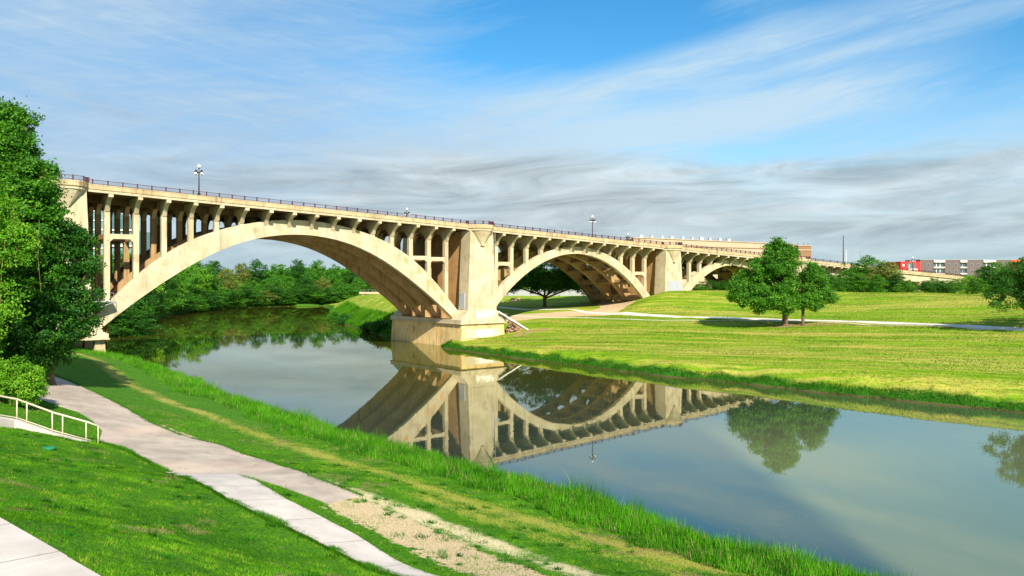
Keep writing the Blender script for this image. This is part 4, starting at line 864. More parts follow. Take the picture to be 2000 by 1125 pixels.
# ------------------------------------------------------------------ trees and shrubs
def m_leaf(name, a, b, c3, tr=0.35):
    m = bpy.data.materials.new(name); m.use_nodes = True; nt = m.node_tree; nt.nodes.clear(); g = G(nt)
    k = g.attr('lc'); col = g.mix(k.sm(0.0, 0.6), a, b); col = g.mix(k.sm(0.6, 1.0), col, c3)
    d = g.n('BsdfPrincipled'); d.inputs['Roughness'].default_value = 0.55; d.inputs['Specular IOR Level'].default_value = 0.25; nt.links.new(col.k, d.inputs['Base Color'])
    t = g.n('BsdfTranslucent'); c2 = g.mix(0.5, col, (0.30, 0.50, 0.02)); nt.links.new(c2.k, t.inputs[0])
    mx = g.n('MixShader'); mx.inputs[0].default_value = tr; nt.links.new(d.outputs[0], mx.inputs[1]); nt.links.new(t.outputs[0], mx.inputs[2])
    o = g.n('OutputMaterial'); nt.links.new(mx.outputs[0], o.inputs[0]); return m
LF = {'deep': m_leaf('leaf_deep', (0.010, 0.052, 0.007), (0.020, 0.105, 0.010), (0.060, 0.23, 0.014)),  # deep leaf colour darkened further to carry the shade of the lower tree
      'mid': m_leaf('leaf_mid', (0.018, 0.085, 0.007), (0.045, 0.19, 0.010), (0.14, 0.36, 0.018)),
      'bright': m_leaf('leaf_bright', (0.05, 0.18, 0.008), (0.12, 0.33, 0.012), (0.28, 0.50, 0.03)),
      'olive': m_leaf('leaf_olive', (0.07, 0.10, 0.018), (0.15, 0.19, 0.03), (0.27, 0.28, 0.07)),
      'grey': m_leaf('leaf_dry', (0.13, 0.13, 0.06), (0.24, 0.22, 0.12), (0.34, 0.32, 0.20), 0.1)}
M['bark'] = mat('bark', lambda g: (lambda n: (g.mix(n, (0.07, 0.045, 0.03), (0.20, 0.14, 0.09)), g.bump(n, 0.8, 0.04)))(g.noise(g.comb(*(q * w for q, w in zip(g.sep(g.coord()), (5, 5, 1)))), 1.0, 5, 0.7)), 0.95)
def leaf_mesh(name, blobs, nclus, per, size, m, parent, seed, crad=None, droop=0.0, inner=0.45, lump=0.28, clump=True):
    r = np.random.default_rng(seed); B = np.array(blobs, float); wgt = (B[:, 3] * B[:, 4] + B[:, 4] * B[:, 5] + B[:, 3] * B[:, 5]); wgt /= wgt.sum()
    bi = r.choice(len(B), nclus, p=wgt); d = r.normal(size=(nclus, 3)); d /= np.linalg.norm(d, axis=1)[:, None]
    rad = np.where(r.random(nclus) < 0.72, 0.86 + 0.16 * r.random(nclus), inner + (0.9 - inner) * r.random(nclus))
    # uneven outline: each blob surface is lumpy
    fx = r.normal(size=(5, 3)) * 3.2; ph = r.random(5) * 6.3
    lmp = np.sin(d @ fx.T + ph + bi[:, None] * 1.7).mean(1) * lump * 2
    cc = B[bi, :3] + d * B[bi, 3:6] * (rad + lmp)[:, None]
    if crad is None: crad = size * 3.0
    if clump: nclus = nclus // 2; bi = bi[:nclus]; d = d[:nclus]; cc = cc[:nclus]; per = per * 2; crad = crad * 1.42
    n = nclus * per; ci = np.repeat(np.arange(nclus), per)
    off = r.normal(size=(n, 3)) * crad * (0.6 + 0.8 * r.random(nclus))[ci][:, None] * 0.6; off[:, 2] *= 0.62; p = cc[ci] + off
    nrm = d[ci] * 0.55 + r.normal(size=(n, 3)) * 0.75 + np.array([0, 0, 0.45]); nrm /= np.linalg.norm(nrm, axis=1)[:, None]
    t = np.cross(nrm, r.normal(size=(n, 3))); t /= np.linalg.norm(t, axis=1)[:, None]; b = np.cross(nrm, t)
    s = size * (0.6 + 0.8 * r.random(n))[:, None]; w = s * 0.62
    v = np.stack([p - t * s, p - b * w * 0.9 + nrm * s * .12, p + t * s, p + b * w * 0.9 + nrm * s * .12], 1).reshape(-1, 3)
    f = np.arange(n * 4).reshape(-1, 4)
    lc = np.clip(0.15 + 0.55 * r.random(nclus)[ci] + 0.35 * r.random(n) + droop, 0, 1); 
    return npmesh(name, v, f, m, parent, attrs={'lc': np.repeat(lc, 4)})
def limb_mb(pts, r0, r1, n=7): return MB().tube(pts, list(np.linspace(r0, r1, len(pts))), n)
def trunk(parent, base_r, h, blobs, seed, nl=7, name='trunk', flare=1.6):
    r = random.Random(seed); mb = MB()
    mb.tube([(0, 0, -.6), (0, 0, 0), (0.03, .02, h * .12), (r.uniform(-.05, .1), 0, h * .5), (r.uniform(-.15, .15), r.uniform(-.1, .1), h)], [base_r * flare, base_r * flare * .9, base_r * 1.05, base_r * .92, base_r * .8], 10)
    o = mb.build(name, M['bark'], parent, smooth=True)
    for k in range(min(nl, len(blobs))):
        b = blobs[k]; st = h * r.uniform(.72, 1.0); mid = [(b[0]) * .45 + r.uniform(-.3, .3), b[1] * .45 + r.uniform(-.3, .3), st + (b[2] - st) * .40]
        ml = limb_mb([(0, 0, st - .2), mid, (b[0] * .85, b[1] * .85, st + (b[2] - st) * .85), (b[0], b[1], b[2] + b[5] * .4)], base_r * .55, base_r * .12); ml.build('limb', M['bark'], parent, smooth=True)
    return o
def tree(x, y, blobs, base_r, h, nclus, per, size, leaf, seed, label, name='tree', cat='tree', group=None, z=None, nl=6, crad=None, lump=.28, flare=1.6, crown='crown'):
    z = float(H(x, y)) if z is None else z
    t = empty(name, (x, y, z), label=label, cat=cat, group=group)
    if base_r: trunk(t, base_r, h, blobs, seed, nl, flare=flare)
    leaf_mesh(crown, blobs, nclus, per, size, LF[leaf], t, seed, crad, lump=lump); return t
def pxblobs(bx_, Y, zb, lst, dy=1.0):     # blobs from outline circles read off the photo at the tree's own distance
    k = Y / F; r = random.Random(int(bx_)); out = []
    for q in lst:
        px, py, rr_ = q[:3]; yo = q[3] if len(q) > 3 else r.uniform(-.35, .35) * 3
        R_ = rr_ * k; out.append(((px - bx_) * k, yo, HC - (py - YH) * k - zb, R_, R_ * dy, R_ * .9))
    return out
# the pair on the lawn
zA = float(H(533 * 142.5 / F, 142.5))
tree(533 * 142.5 / F, 142.5, pxblobs(1533, 142.5, zA, [(1519, 500, 27, 0), (1537, 520, 26, 1), (1492, 522, 24, -1), (1512, 545, 34, 0), (1465, 553, 29, 1), (1452, 575, 24, -1), (1482, 580, 27, -2), (1520, 583, 26, -2.5), (1545, 560, 24, 1), (1500, 560, 34, 3), (1520, 478, 14, 0), (1437, 560, 13, 0), (1550, 495, 12, 0)], 1.1),
     .50, 3.6, 1650, 42, .17, 'mid', 11, "large round-crowned green tree on the lawn, the thicker trunk of the pair", group=None, lump=.19)
zB = float(H(568 * 141.8 / F, 141.8))
tree(568 * 141.8 / F, 141.8, pxblobs(1568, 141.8, zB, [(1592, 540, 18, 0), (1601, 562, 20, .5), (1580, 572, 19, -.5), (1572, 540, 14, 0), (1612, 578, 13, 0), (1566, 588, 14, -1), (1590, 592, 13, 0), (1624, 585, 7, 0), (1583, 522, 10, 0)], 1.1),
     .27, 3.9, 640, 40, .16, 'mid', 12, "smaller slim tree with pale trunk standing close beside the large lawn tree", nl=5, lump=.2, flare=1.5)
# tree overhanging at the right edge
zC = float(H(77.5, 116))
tree(77.5, 116, [(-2.5, 0, 7.0, 4.6, 4, 2.6), (1.5, -1, 6.0, 4.8, 4.5, 2.6), (-4.8, 0, 5.2, 2.6, 2.4, 1.9), (2, 1, 9.0, 4.6, 4.2, 3.0), (5, 0, 7, 4, 4, 3), (-1, -1.5, 4.4, 3.5, 3, 1.5), (8, 0, 9, 4, 4, 4), (-1, 0, 8.6, 3.5, 3.5, 2.0)], .45, 3.2, 900, 40, .15, 'deep', 13,
     "dark low-crowned tree leaning into the view at the far right of the lawn", lump=.25)
# tall tree and its neighbours at the left
zL = float(H(-42, 62))
tall = pxblobs(-30, 61, zL, [(8, 232, 40, 0), (56, 230, 13, 0), (46, 256, 15, 0), (104, 332, 15, -1), (100, 368, 13, 0), (70, 310, 16, -1), (-40, 250, 55, 0), (32, 268, 30, -1), (25, 310, 52, 0), (78, 345, 30, -1), (60, 375, 42, 0), (0, 380, 70, 1), (88, 405, 24, 0), (30, 450, 70, -1), (-60, 420, 80, 0), (70, 500, 50, -1), (-10, 540, 70, -1)])
tree((-30 - 1000) * 61 / F, 61, tall, .62, 6.5, 2900, 44, .125, 'mid', 21, "tallest tree at the edge of the view, bright leaves in front of the bridge end", lump=.26)
zM = float(H(-36, 63)); d1 = pxblobs(95, 63, zM, [(118, 462, 33, 0), (163, 462, 11, 0), (178, 520, 11, 0), (186, 575, 9, 0), (135, 438, 12, -1), (182, 632, 10, 0), (150, 488, 22, 0), (110, 520, 50, 0), (155, 545, 26, 0), (135, 590, 40, -1), (70, 590, 60, -1), (172, 600, 14, 0), (110, 645, 45, -1), (45, 660, 55, -1), (150, 640, 26, 0), (95, 690, 34, 0), (92, 712, 26, -1.5), (60, 715, 34, -1)])
tree((95 - 1000) * 63 / F, 63, d1, .38, 4.0, 1750, 44, .115, 'deep', 22, "dark shady tree half covering the left bridge pier, below the tallest tree", lump=.3)
tree(-41.5, 57, [(0, 0, 5, 4, 3, 3.6), (-2, 0, 8.5, 3.6, 3, 3.2), (1.8, 0, 3.2, 3, 2.4, 2.4), (-3, 0, 3, 4, 3, 3)], .3, 3.0, 1500, 44, .115, 'deep', 23, "dark leafy tree behind the bright shrub and handrail", lump=.25)
def vine(x, y, z, seed):
    r = random.Random(seed); t = empty('hanging_vine', (x, y, z), label="yellow-green vines hanging down the face of the tallest tree", cat='vine'); mb = MB()
    for k in range(6):
        a = r.uniform(-3.4, 1.2); b = r.uniform(-1.0, .3); top_ = r.uniform(-1, 2.5); L_ = r.uniform(2, 5); mb.tube([(a, b, top_), (a + r.uniform(-.3, .3), b - .2, top_ - L_ * .5), (a + r.uniform(-.5, .5), b - .1, top_ - L_)], .011, 3, cap=False)
    mb.build('stem', mat('vine_stem', (0.30, 0.20, 0.09), .9), t)
    leaf_mesh('leaves', [(-1.8, -.3, 0.5, 1.5, .9, 2.6), (-.2, -.3, -1.5, 1.3, .8, 2.4), (-2.8, -.3, -2.6, 1.6, .8, 2.4), (-1.5, -.2, -5.5, 1.8, .9, 2.2), (-3.2, -.2, -8.0, 1.6, .9, 2.6)], 330, 36, .10, LF['bright'], t, seed)
vine(-33.6, 54.6, 17.5, 5)
zs = float(H(-29.5, 50))
def shrub(x, y, blobs, nclus, per, size, leaf, seed, label, group=None, z=None, name='shrub', lump=.2):
    z = float(H(x, y)) if z is None else z; t = empty(name, (x, y, z), label=label, cat='shrub', group=group)
    mb = MB(); r = random.Random(seed)
    for k in range(6): b = r.choice(blobs); mb.tube([(r.uniform(-.15, .15), r.uniform(-.15, .15), -.2), (b[0] * .5, b[1] * .5, b[2] * .6), (b[0], b[1], b[2])], [.05, .04, .015], 5, cap=False)
    mb.build('stem', M['bark'], t); leaf_mesh('foliage', blobs, nclus, per, size, LF[leaf], t, seed, lump=lump); return t
shrub(-31.8, 50.5, [(0, 0, 1.5, 1.7, 1.3, 1.2), (1.2, 0, 1.0, 1.0, 1.0, .9), (-1.6, 0, 1.5, 1.6, 1.3, 1.3), (1.0, 0, 1.9, .8, .8, .6), (-.6, -.2, 2.4, .9, .8, .5), (-3.2, 0, 1.4, 1.5, 1.3, 1.3)], 760, 36, .075, 'bright', 31, "bright yellow-green shrub rising behind the cream handrail")
x, y = gp(383, 748, 1.0); shrub(x, y - .6, [(0, 0, .5, .75, .6, .45), (.5, 0, .35, .5, .4, .35)], 90, 24, .06, 'bright', 32, "small yellowish bush growing on the near bank by the water", name='bush')
# generic crowns shared by the far trees
def proto(kind, seed, tall=1.0):
    r = random.Random(seed); b = [(0, 0, .62 * tall, .30, .30, .30)]
    for k in range(7):
        a = k * 2.4 + r.uniform(-.4, .4); q = r.uniform(.16, .30); b.append((q * math.cos(a), q * math.sin(a), r.uniform(.24, .80) * tall, r.uniform(.17, .25), r.uniform(.17, .25), r.uniform(.14, .20)))
    b.append((0, 0, .22, .30, .30, .16)); b.append((0.05, 0, .84 * tall, .15, .15, .13)); return b
PR = {}
def far_tree(x, y, h, wd, leaf, v, label, group, name='tree', cat='tree', z=None, trunk_=True):
    z = float(H(x, y)) - .2 if z is None else z
    t = empty(name, (x, y, z), random.Random(int(x * 13 + y)).uniform(0, 6.28), label=label, cat=cat, group=group)
    key = (leaf, v)
    if key not in PR:
        cr = leaf_mesh('crown', proto(leaf, v), 430, 26, .0165, LF[leaf], None, 100 + v, crad=.045, lump=.22)
        tr_ = MB().tube([(0, 0, -.05), (0.01, 0, .2), (0, .01, .6)], [.03, .02, .008], 6).build('trunk', M['bark'])
        PR[key] = (cr, tr_); c, t2 = cr, tr_
    else:
        c, t2 = (o.copy() for o in PR[key]); C.objects.link(c); C.objects.link(t2)
    for o in (c, t2): o.parent = t; o.scale = (wd, wd, h)
    return t
FT = [(196, 512, 630, 205, 'deep', 0), (226, 545, 655, 182, 'deep', 1), (252, 556, 655, 190, 'deep', 0), (278, 540, 640, 214, 'deep', 2), (305, 538, 628, 240, 'deep', 1), (330, 524, 622, 262, 'bright', 0), (352, 522, 616, 280, 'mid', 2), (376, 512, 610, 300, 'bright', 1),
      (396, 518, 606, 330, 'deep', 1), (412, 538, 606, 345, 'mid', 0), (440, 530, 602, 380, 'olive', 0), (420, 514, 590, 420, 'deep', 0), (458, 548, 602, 372, 'bright', 1), (486, 547, 601, 380, 'mid', 2), (512, 550, 600, 384, 'mid', 1), (470, 518, 590, 440, 'olive', 1), (500, 510, 590, 450, 'deep', 2),
      (528, 556, 599, 388, 'olive', 0), (545, 520, 592, 440, 'mid', 0), (560, 548, 598, 400, 'mid', 2), (580, 512, 590, 450, 'deep', 1), (598, 540, 598, 402, 'deep', 0), (622, 513, 592, 445, 'mid', 1), (632, 545, 598, 400, 'olive', 1), (655, 520, 592, 440, 'mid', 2), (664, 547, 596, 405, 'mid', 0),
      (690, 522, 590, 445, 'deep', 2), (700, 545, 590, 420, 'mid', 1), (728, 532, 585, 440, 'mid', 0), (755, 540, 580, 460, 'deep', 1), (785, 540, 580, 470, 'mid', 2), (538, 540, 598, 395, 'mid', 1), (610, 556, 599, 396, 'bright', 0), (164, 520, 640, 190, 'mid', 2), (238, 500, 600, 228, 'mid', 1), (254, 512, 620, 222, 'deep', 2), (285, 520, 620, 236, 'deep', 0), (270, 506, 600, 270, 'bright', 0), (300, 510, 600, 290, 'deep', 1), (210, 505, 600, 250, 'mid', 0)]
LB = {'mid': 'green', 'deep': 'dark green', 'bright': 'bright green', 'olive': 'olive-brown', 'grey': 'pale half-bare'}
ORD = ['first', 'second', 'third', 'fourth', 'fifth', 'sixth', 'seventh', 'eighth', 'ninth', 'tenth', 'eleventh', 'twelfth', 'thirteenth', 'fourteenth', 'fifteenth', 'sixteenth', 'seventeenth', 'eighteenth']
def ordered(lst, where, grp, **kw):
    cnt = {}
    for q in sorted(lst, key=lambda q: q[0]):
        px, y0, y1, Y, lf, v = q; cnt[lf] = cnt.get(lf, 0) + 1
        x = (px - 1000) * Y / F; z0 = float(H(x, Y)) - .3; h = HC - (y0 - YH) * Y / F - z0; wd = kw.get('wf', .9) * max(h, 5)
        far_tree(x, Y, h / .93, wd, lf, v, "%s %s %s" % (ORD[cnt[lf] - 1], LB[lf], where), grp, name=kw.get('name', 'tree'), cat=kw.get('cat', 'tree'))
shx, shz = [150, 240, 266, 330, 440, 520, 600, 645, 700], [150, 194, 250, 308, 374, 398, 419, 412, 400]
FT = [(q[0], q[1], q[2], max(q[3], float(np.interp(q[0], shx, shz)) + 9 + (i % 3) * 2.5), q[4], q[5]) for i, q in enumerate(FT)]
UB = [(px, py - hh - 4, py, float(np.interp(px, shx, shz)) + 2.0, lf, v) for px, py, hh, lf, v in
      [(236, 655, 46, 'deep', 0), (262, 645, 50, 'deep', 1), (290, 632, 46, 'deep', 2), (318, 620, 48, 'mid', 0), (344, 612, 40, 'deep', 1), (366, 610, 34, 'mid', 2), (388, 606, 36, 'deep', 0), (408, 604, 30, 'mid', 1), (430, 602, 34, 'deep', 2), (452, 601, 30, 'mid', 0),
       (474, 600, 34, 'deep', 1), (494, 600, 30, 'mid', 2), (514, 599, 26, 'olive', 0), (534, 599, 32, 'deep', 0), (554, 598, 28, 'mid', 1), (574, 598, 32, 'deep', 2), (594, 597, 28, 'mid', 0), (614, 597, 32, 'deep', 1), (634, 597, 28, 'mid', 2), (654, 597, 30, 'deep', 0), (676, 592, 30, 'mid', 1)]]
ordered(UB, "shoreline bush from the left, at the river bend", "bushes along the far shoreline", name='shoreline_bush', cat='bush', wf=2.3)
FT += [(232, 508, 620, 236, 'deep', 1), (262, 530, 630, 258, 'deep', 0), (316, 520, 620, 300, 'mid', 2)]
FT.sort(key=lambda q: q[0])
ordered(FT, "tree from the left, at the river bend under the large arch", "trees round the river bend", wf=.95)
RT = [(1612, 534, 570, 216, 'deep', 0), (1634, 538, 570, 222, 'mid', 1), (1655, 532, 570, 228, 'deep', 2), (1676, 536, 570, 224, 'mid', 0), (1694, 503, 570, 236, 'mid', 2), (1712, 540, 570, 214, 'mid', 1), (1730, 516, 570, 226, 'olive', 0), (1748, 538, 570, 220, 'deep', 1), (1768, 552, 570, 214, 'mid', 0),
      (1806, 550, 572, 216, 'deep', 2), (1826, 546, 572, 220, 'mid', 1), (1846, 550, 572, 212, 'deep', 0), (1866, 548, 572, 214, 'mid', 2), (1888, 540, 572, 222, 'bright', 0), (1908, 545, 572, 214, 'mid', 0), (1930, 524, 574, 236, 'deep', 1), (1948, 516, 574, 232, 'mid', 1), (1966, 528, 574, 214, 'deep', 2),
      (1984, 516, 574, 222, 'olive', 1), (2006, 514, 574, 226, 'mid', 2), (2030, 520, 574, 216, 'deep', 0), (1385, 548, 570, 216, 'deep', 1), (1362, 556, 570, 212, 'mid', 2), (1410, 550, 570, 218, 'deep', 2)]
ordered(RT, "bushy tree from the left, behind the levee crest", "bushy trees behind the levee", name='bushy_tree', wf=1.35)
BT = [(880, 520, 575, 262, 'deep', 0), (1000, 520, 575, 258, 'deep', 1), (1150, 520, 575, 262, 'mid', 0), (1090, 535, 575, 268, 'bright', 0), (1120, 530, 575, 256, 'deep', 2), (1040, 530, 575, 270, 'bright', 1), (1190, 520, 575, 262, 'deep', 0)]
ordered(BT, "tree from the left, behind the white wall", "trees behind the white wall", wf=1.2)
tree(8.7, 213, [(0, 0, 9.5, 8, 6, 4.2), (-6, 0, 7.5, 5, 4, 3.2), (6, 0, 7.6, 5, 4, 3.2), (-9.5, 0, 6.0, 3.4, 3, 2.4), (9.5, 0, 6.2, 3, 3, 2.4), (0, -2, 7, 6, 4, 2.8)], .5, 3.2, 900, 34, .22, 'deep', 41, "dark spreading tree with forked trunk standing beyond the second arch", lump=.2)
# shrubs on the grassy spit beside the river pier
for i, (px, py, Y, sz, lf, lab) in enumerate([(655, 628, 268, 2.2, 'mid', "round green bush at the tip of the grassy bank, by the water"), (672, 632, 245, 2.4, 'deep', "dark bush beside the water on the grassy bank, next to the rounder bush"), (745, 640, 200, 2.2, 'deep', "dark bush on the bank against the river pier plinth"), (722, 640, 208, 1.8, 'deep', "low dark bush half way along the grassy bank")]):
    x = (px - 1000) * Y / F; shrub(x, Y, [(0, 0, sz * .5, sz * .8, sz * .7, sz * .55), (sz * .6, 0, sz * .4, sz * .5, sz * .5, sz * .4), (-sz * .6, .2, sz * .4, sz * .5, sz * .5, sz * .4)], 140, 26, .22, lf, 50 + i, lab, name='bush')
# distant woods
def woods(name, pts, zt0, zt1, n, seed, label):
    r = np.random.default_rng(seed); L = np.array(pts, float); t = r.random(n) * (len(L) - 1); i = np.minimum(t.astype(int), len(L) - 2); f = (t - i)[:, None]; p = L[i] * (1 - f) + L[i + 1] * f
    tt = np.sin(p[:, 0] * .045) * .5 + np.sin(p[:, 0] * .13 + 1) * .3 + np.sin(p[:, 0] * .37) * .2
    top_ = zt0 + (zt1 - zt0) * (.5 + .5 * tt); z = 7 + (top_ - 7) * np.sqrt(r.random(n)); P = np.c_[p + r.normal(size=(n, 2)) * [3, 6], z]
    nn = r.normal(size=(n, 3)) + [0, -.5, .5]; nn /= np.linalg.norm(nn, axis=1)[:, None]; tg = np.cross(nn, r.normal(size=(n, 3))); tg /= np.linalg.norm(tg, axis=1)[:, None]; b = np.cross(nn, tg); s = (1.0 + r.random(n))[:, None]
    v = np.stack([P - tg * s, P - b * s * .7, P + tg * s, P + b * s * .7], 1).reshape(-1, 3)
    npmesh(name, v, np.arange(n * 4).reshape(-1, 4), LF['mid'], None, attrs={'lc': np.repeat(r.random(n) * .8, 4)}, kind='stuff', label=label)
woods('woods', [(-500, 300), (-300, 420), (-190, 480), (0, 540), (200, 560), (420, 520), (700, 400)], 14, 23, 40000, 3, "distant belt of woods along the horizon")

# ------------------------------------------------------------------ grass
def m_grass(name):
    m = bpy.data.materials.new(name); m.use_nodes = True; nt = m.node_tree; nt.nodes.clear(); g = G(nt); c = g.attr('gc', 'Color')
    d = g.n('BsdfDiffuse'); nt.links.new(c.k, d.inputs[0]); t = g.n('BsdfTranslucent'); nt.links.new(c.k, t.inputs[0]); mx = g.n('MixShader'); mx.inputs[0].default_value = .35
    nt.links.new(d.outputs[0], mx.inputs[1]); nt.links.new(t.outputs[0], mx.inputs[2]); o = g.n('OutputMaterial'); nt.links.new(mx.outputs[0], o.inputs[0]); return m
M['blade'] = m_grass('grass_blades')
def blades(name, P, h, w, col, label, seed, lean=.35):
    r = np.random.default_rng(seed); n = len(P); z = H(P[:, 0], P[:, 1]); a = r.random(n) * 6.283; hh = (h * (0.55 + .9 * r.random(n)))[:, None]
    b = np.c_[P, z - .02]; s = np.c_[np.cos(a), np.sin(a), np.zeros(n)] * w; ln = np.c_[r.normal(size=(n, 2)) * lean, np.ones(n)]; tip = b + ln * hh
    v = np.stack([b - s, b + s, tip], 1).reshape(-1, 3); f = np.arange(n * 3).reshape(-1, 3)
    npmesh(name, v, f, M['blade'], None, attrs={'gc': np.repeat(col, 3, axis=0)}, k=3, kind='stuff', label=label)
paths_ = [np.vstack([left_e, right_e[::-1]]), np.vstack([cl, cr[::-1]])]
def keep(P, out=True):
    k = np.ones(len(P), bool)
    for q in paths_: k &= sdf_poly(P, q) > 0.03
    k &= sdf_poly(P, np.array([pA, pB, pD, pN])) > 0.05
    return k
def inview(P):
    px = 1000 + F * P[:, 0] / P[:, 1]; py = YH + (HC - H(P[:, 0], P[:, 1])) * F / P[:, 1]; return (px > -60) & (px < 2060) & (py < 1180)
def scatter(n, x0, x1, y0, y1, seed): r = np.random.default_rng(seed); return np.c_[x0 + (x1 - x0) * r.random(n), y0 + (y1 - y0) * r.random(n)]
def mixc(a, b, t): t = np.clip(t, 0, 1)[:, None]; return np.array(a) * (1 - t) + np.array(b) * t
# tall grass along the near shore
P = scatter(900000, -75, 25, 28, 128, 5); sd = sdf_poly(P, np.array(near_shore + far_shore)); wv = lattice_noise(P, 4, 21) * 2.2 + lattice_noise(P, 1.3, 22)
k = (sd > 0.0) & (P @ np.array([0.787, 0.617]) < 55) & (sd < 7.2 + wv) & inview(P); d0 = np.sqrt((P ** 2).sum(1)); k &= np.random.default_rng(1).random(len(P)) < np.clip(60 / d0, .35, 1); P = P[k]; sd = sd[k]
cl_n = lattice_noise(P, 1.0, 23) + .5
col = mixc((0.012, 0.10, 0.006), (0.11, 0.38, 0.012), cl_n * .9 + np.random.default_rng(2).random(len(P)) * .4 - .1)
col = np.where((np.random.default_rng(77).random(len(P)) < .07)[:, None], np.array((.34, .32, .12)), col); col = col * (0.72 + .5 * np.clip(lattice_noise(P, .55, 78) + .5, 0, 1))[:, None]
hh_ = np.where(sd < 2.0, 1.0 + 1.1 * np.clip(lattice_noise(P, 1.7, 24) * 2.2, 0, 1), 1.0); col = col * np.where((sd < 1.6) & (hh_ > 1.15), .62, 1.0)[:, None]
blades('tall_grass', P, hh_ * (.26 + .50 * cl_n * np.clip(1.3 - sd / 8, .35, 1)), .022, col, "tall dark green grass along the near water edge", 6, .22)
# mown grass nearer the camera
P = scatter(1500000, -48, 20, 9, 60, 7); z_ = zones(P); k = keep(P) & inview(P) & (z_[4] > 3.5); rr0 = np.random.default_rng(3).random(len(P))
dirtk = (z_[2] > .35) | (z_[3] > .4); k &= (~dirtk | (rr0 < .10 + .25 * (lattice_noise(P, .8, 33) > .12))); d0 = np.sqrt((P ** 2).sum(1)); k &= rr0 < np.clip(34 / d0, .2, 1) ** 1.3
P = P[k]; dr = z_[1][k]; nn = lattice_noise(P, 1.6, 31) + .5; n2 = lattice_noise(P, .45, 32) + .5; q = np.random.default_rng(4).random(len(P))
col = mixc((0.020, 0.095, 0.005), (0.16, 0.42, 0.012), nn * .6 + n2 * .5 + q * .35 - .25)
yl = np.random.default_rng(14).random(len(P)) < np.clip(dr * 1.25 + (n2 - .5) * .9 - .10, 0, .9); col = np.where(yl[:, None], mixc((0.20, 0.36, 0.018), (0.46, 0.42, 0.09), q), col)
bare = (lattice_noise(P, 2.2, 35) + lattice_noise(P, .7, 36) * .6) > .36; col = np.where((bare & (q < .7))[:, None], mixc((.20, .16, .07), (.32, .25, .12), n2), col)
blades('mown_grass', P, .045 + .045 * n2, .014, col, "short mown lawn grass on the near bank", 8, .5)
# rank fringe on the far bank
P = scatter(420000, -30, 62, 70, 172, 9); sd = sdf_poly(P, np.array(near_shore + far_shore)); P_ok = (sd > 0) & (sd < 1.5 + lattice_noise(P, 3, 41)) & ((P @ np.array([0.787, 0.617])) > 40) & (np.abs(P[:, 0] * SN) >= 0)
ex = sdf_poly(P, np.array([bw(P1 - 5.6, -1.3), bw(P1 + 5.6, -1.3), bw(P1 + 5.6, 27), bw(P1 - 5.6, 27)])) > .1
P = P[P_ok & ex]; q = np.random.default_rng(5).random(len(P)); cn = lattice_noise(P, 1.5, 42) + .5
blades('bank_grass', P, .16 + .34 * cn, .035, mixc((0.008, 0.055, 0.004), (0.045, 0.17, 0.008), q * .5 + cn * .5), "rank green grass fringing the far water edge", 10, .25)
# grass and weeds on the spit beyond the bridge
P = scatter(160000, -95, -18, 176, 330, 12); sd = sdf_poly(P, np.array(near_shore + far_shore)); P = P[(sd > 0) & (sd < 7) & (P[:, 0] > -80)]; cn = lattice_noise(P, 3, 43) + .5
P = P[sdf_poly(P, np.array([bw(P1 - 5.6, -1.3), bw(P1 + 5.6, -1.3), bw(P1 + 5.6, 27), bw(P1 - 5.6, 27)])) > .1]; cn = lattice_noise(P, 3, 43) + .5
blades('bank_weeds', P, .5 + .7 * cn, .08, mixc((0.02, 0.10, 0.006), (0.10, 0.30, 0.012), cn), "rough green weeds on the bank beyond the river pier", 13, .3)

# overhanging grass along the uphill edge of the concrete path
def edge_pts(L, n, wd, seed):
    r = np.random.default_rng(seed); L = np.array(L, float); d = np.r_[0, np.cumsum(np.sqrt((np.diff(L, axis=0) ** 2).sum(1)))]; t = r.random(n) * d[-1]
    p = np.c_[np.interp(t, d, L[:, 0]), np.interp(t, d, L[:, 1])]; return p + r.normal(size=(n, 2)) * wd
P = np.vstack([edge_pts(cl, 26000, .07, 61), edge_pts(left_e[6:9], 5000, .06, 62), edge_pts(cr, 5000, .05, 63), edge_pts(right_e, 14000, .10, 64)]); cn = lattice_noise(P, .7, 65) + .5
blades('edge_grass', P, .07 + .14 * cn, .014, mixc((0.018, 0.09, 0.005), (0.08, 0.26, 0.012), cn), "longer grass leaning over the path edges", 66, .5)

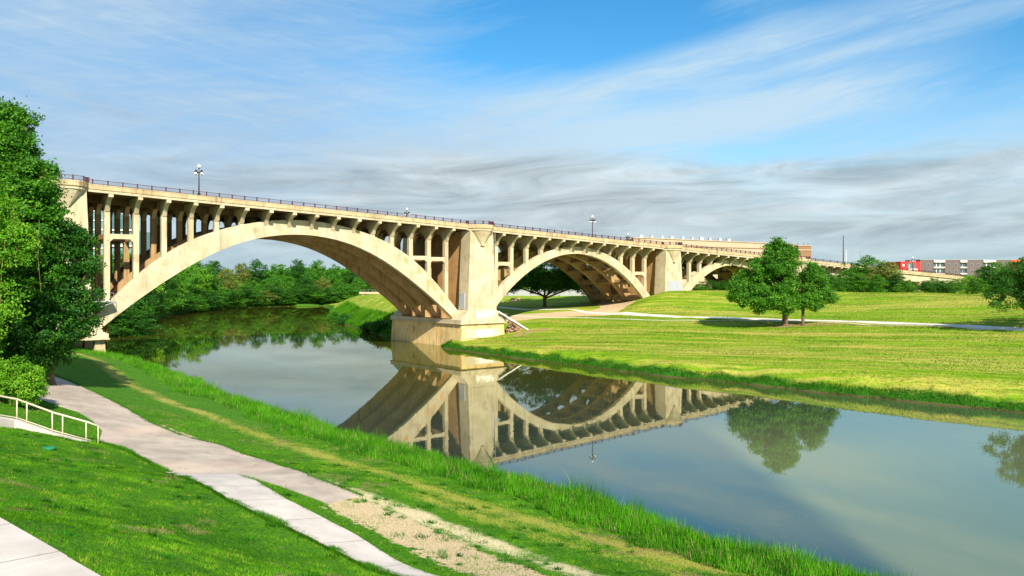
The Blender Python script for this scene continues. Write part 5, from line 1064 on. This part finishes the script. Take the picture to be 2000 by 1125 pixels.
# coarse mown texture on the far lawn and levee
P = scatter(560000, -12, 125, 80, 200, 15); sd = sdf_poly(P, np.array(near_shore + far_shore)); u = P[:, 0] * .8 - P[:, 1] * .6; v = P[:, 0] * .6 + P[:, 1] * .8
k = (sd > .8) & ((P @ np.array([0.787, 0.617])) > 60) & inview(P) & (np.random.default_rng(17).random(len(P)) < .8)
for L_, w_ in ((np.array([gp(a, b, c) for a, b, c in zip(fp_px, fp_py, fp_z)]), 1.5), (np.array([(0.5, 187), (10, 186), (19, 188), (26, 196), (27, 210)]), 4.4)): k &= dist_line(P, L_) > w_
k &= sdf_poly(P, np.array([bw(P1 - 5.6, -1.3), bw(P1 + 5.6, -1.3), bw(P1 + 5.6, 27), bw(P1 - 5.6, 27)])) > .2; k &= ((P[:, 0] - BX) * -CS + (P[:, 1] - BY) * SN) < 1.0
P = P[k]; u = u[k]; v = v[k]; Q = np.c_[u / 9, v]; b1 = lattice_noise(Q, 1.5, 51) + .5 * lattice_noise(Q, .6, 52); b2_ = lattice_noise(P, 1.2, 53); q = np.random.default_rng(18).random(len(P))
bb = lattice_noise(np.c_[u / 34, v], 3.2, 55) * 1.6 + lattice_noise(np.c_[u / 14, v], 1.4, 56) * .8
col = mixc((0.065, 0.22, 0.006), (0.25, 0.41, 0.010), q * .7 + b2_ * .5 - bb * .35 + .15); tanm = q * .6 + b1 * .7 + bb * .85 > .54; col = np.where(tanm[:, None], mixc((0.38, 0.29, 0.07), (0.62, 0.50, 0.15), np.roll(q, 7)), col)
dk = (np.roll(q, 3) * .6 + lattice_noise(Q + 40, 1.1, 54) * 1.2) > .50; col = np.where(dk[:, None], np.array((0.045, 0.11, 0.006)), col)
blades('lawn_grass', P, .07 + .07 * q, .05, col, "mown yellow-green grass of the far lawn and levee", 19, .9)

P0_ = scatter(1500, -42, 12, 10, 46, 71); P0_ = P0_[keep(P0_) & inview(P0_) & (zones(P0_)[4] > 5)][:330]; r_ = np.random.default_rng(72)
P = np.repeat(P0_, 45, axis=0) + r_.normal(size=(len(P0_) * 45, 2)) * np.repeat(.06 + .16 * r_.random(len(P0_)) ** 2, 45)[:, None]
blades('weeds', P, np.repeat(.07 + .12 * r_.random(len(P0_)), 45), .016, mixc((0.012, 0.08, 0.006), (0.06, 0.28, 0.02), np.repeat(r_.random(len(P0_)), 45)), "darker weed tufts dotted through the near lawn", 73, .8)
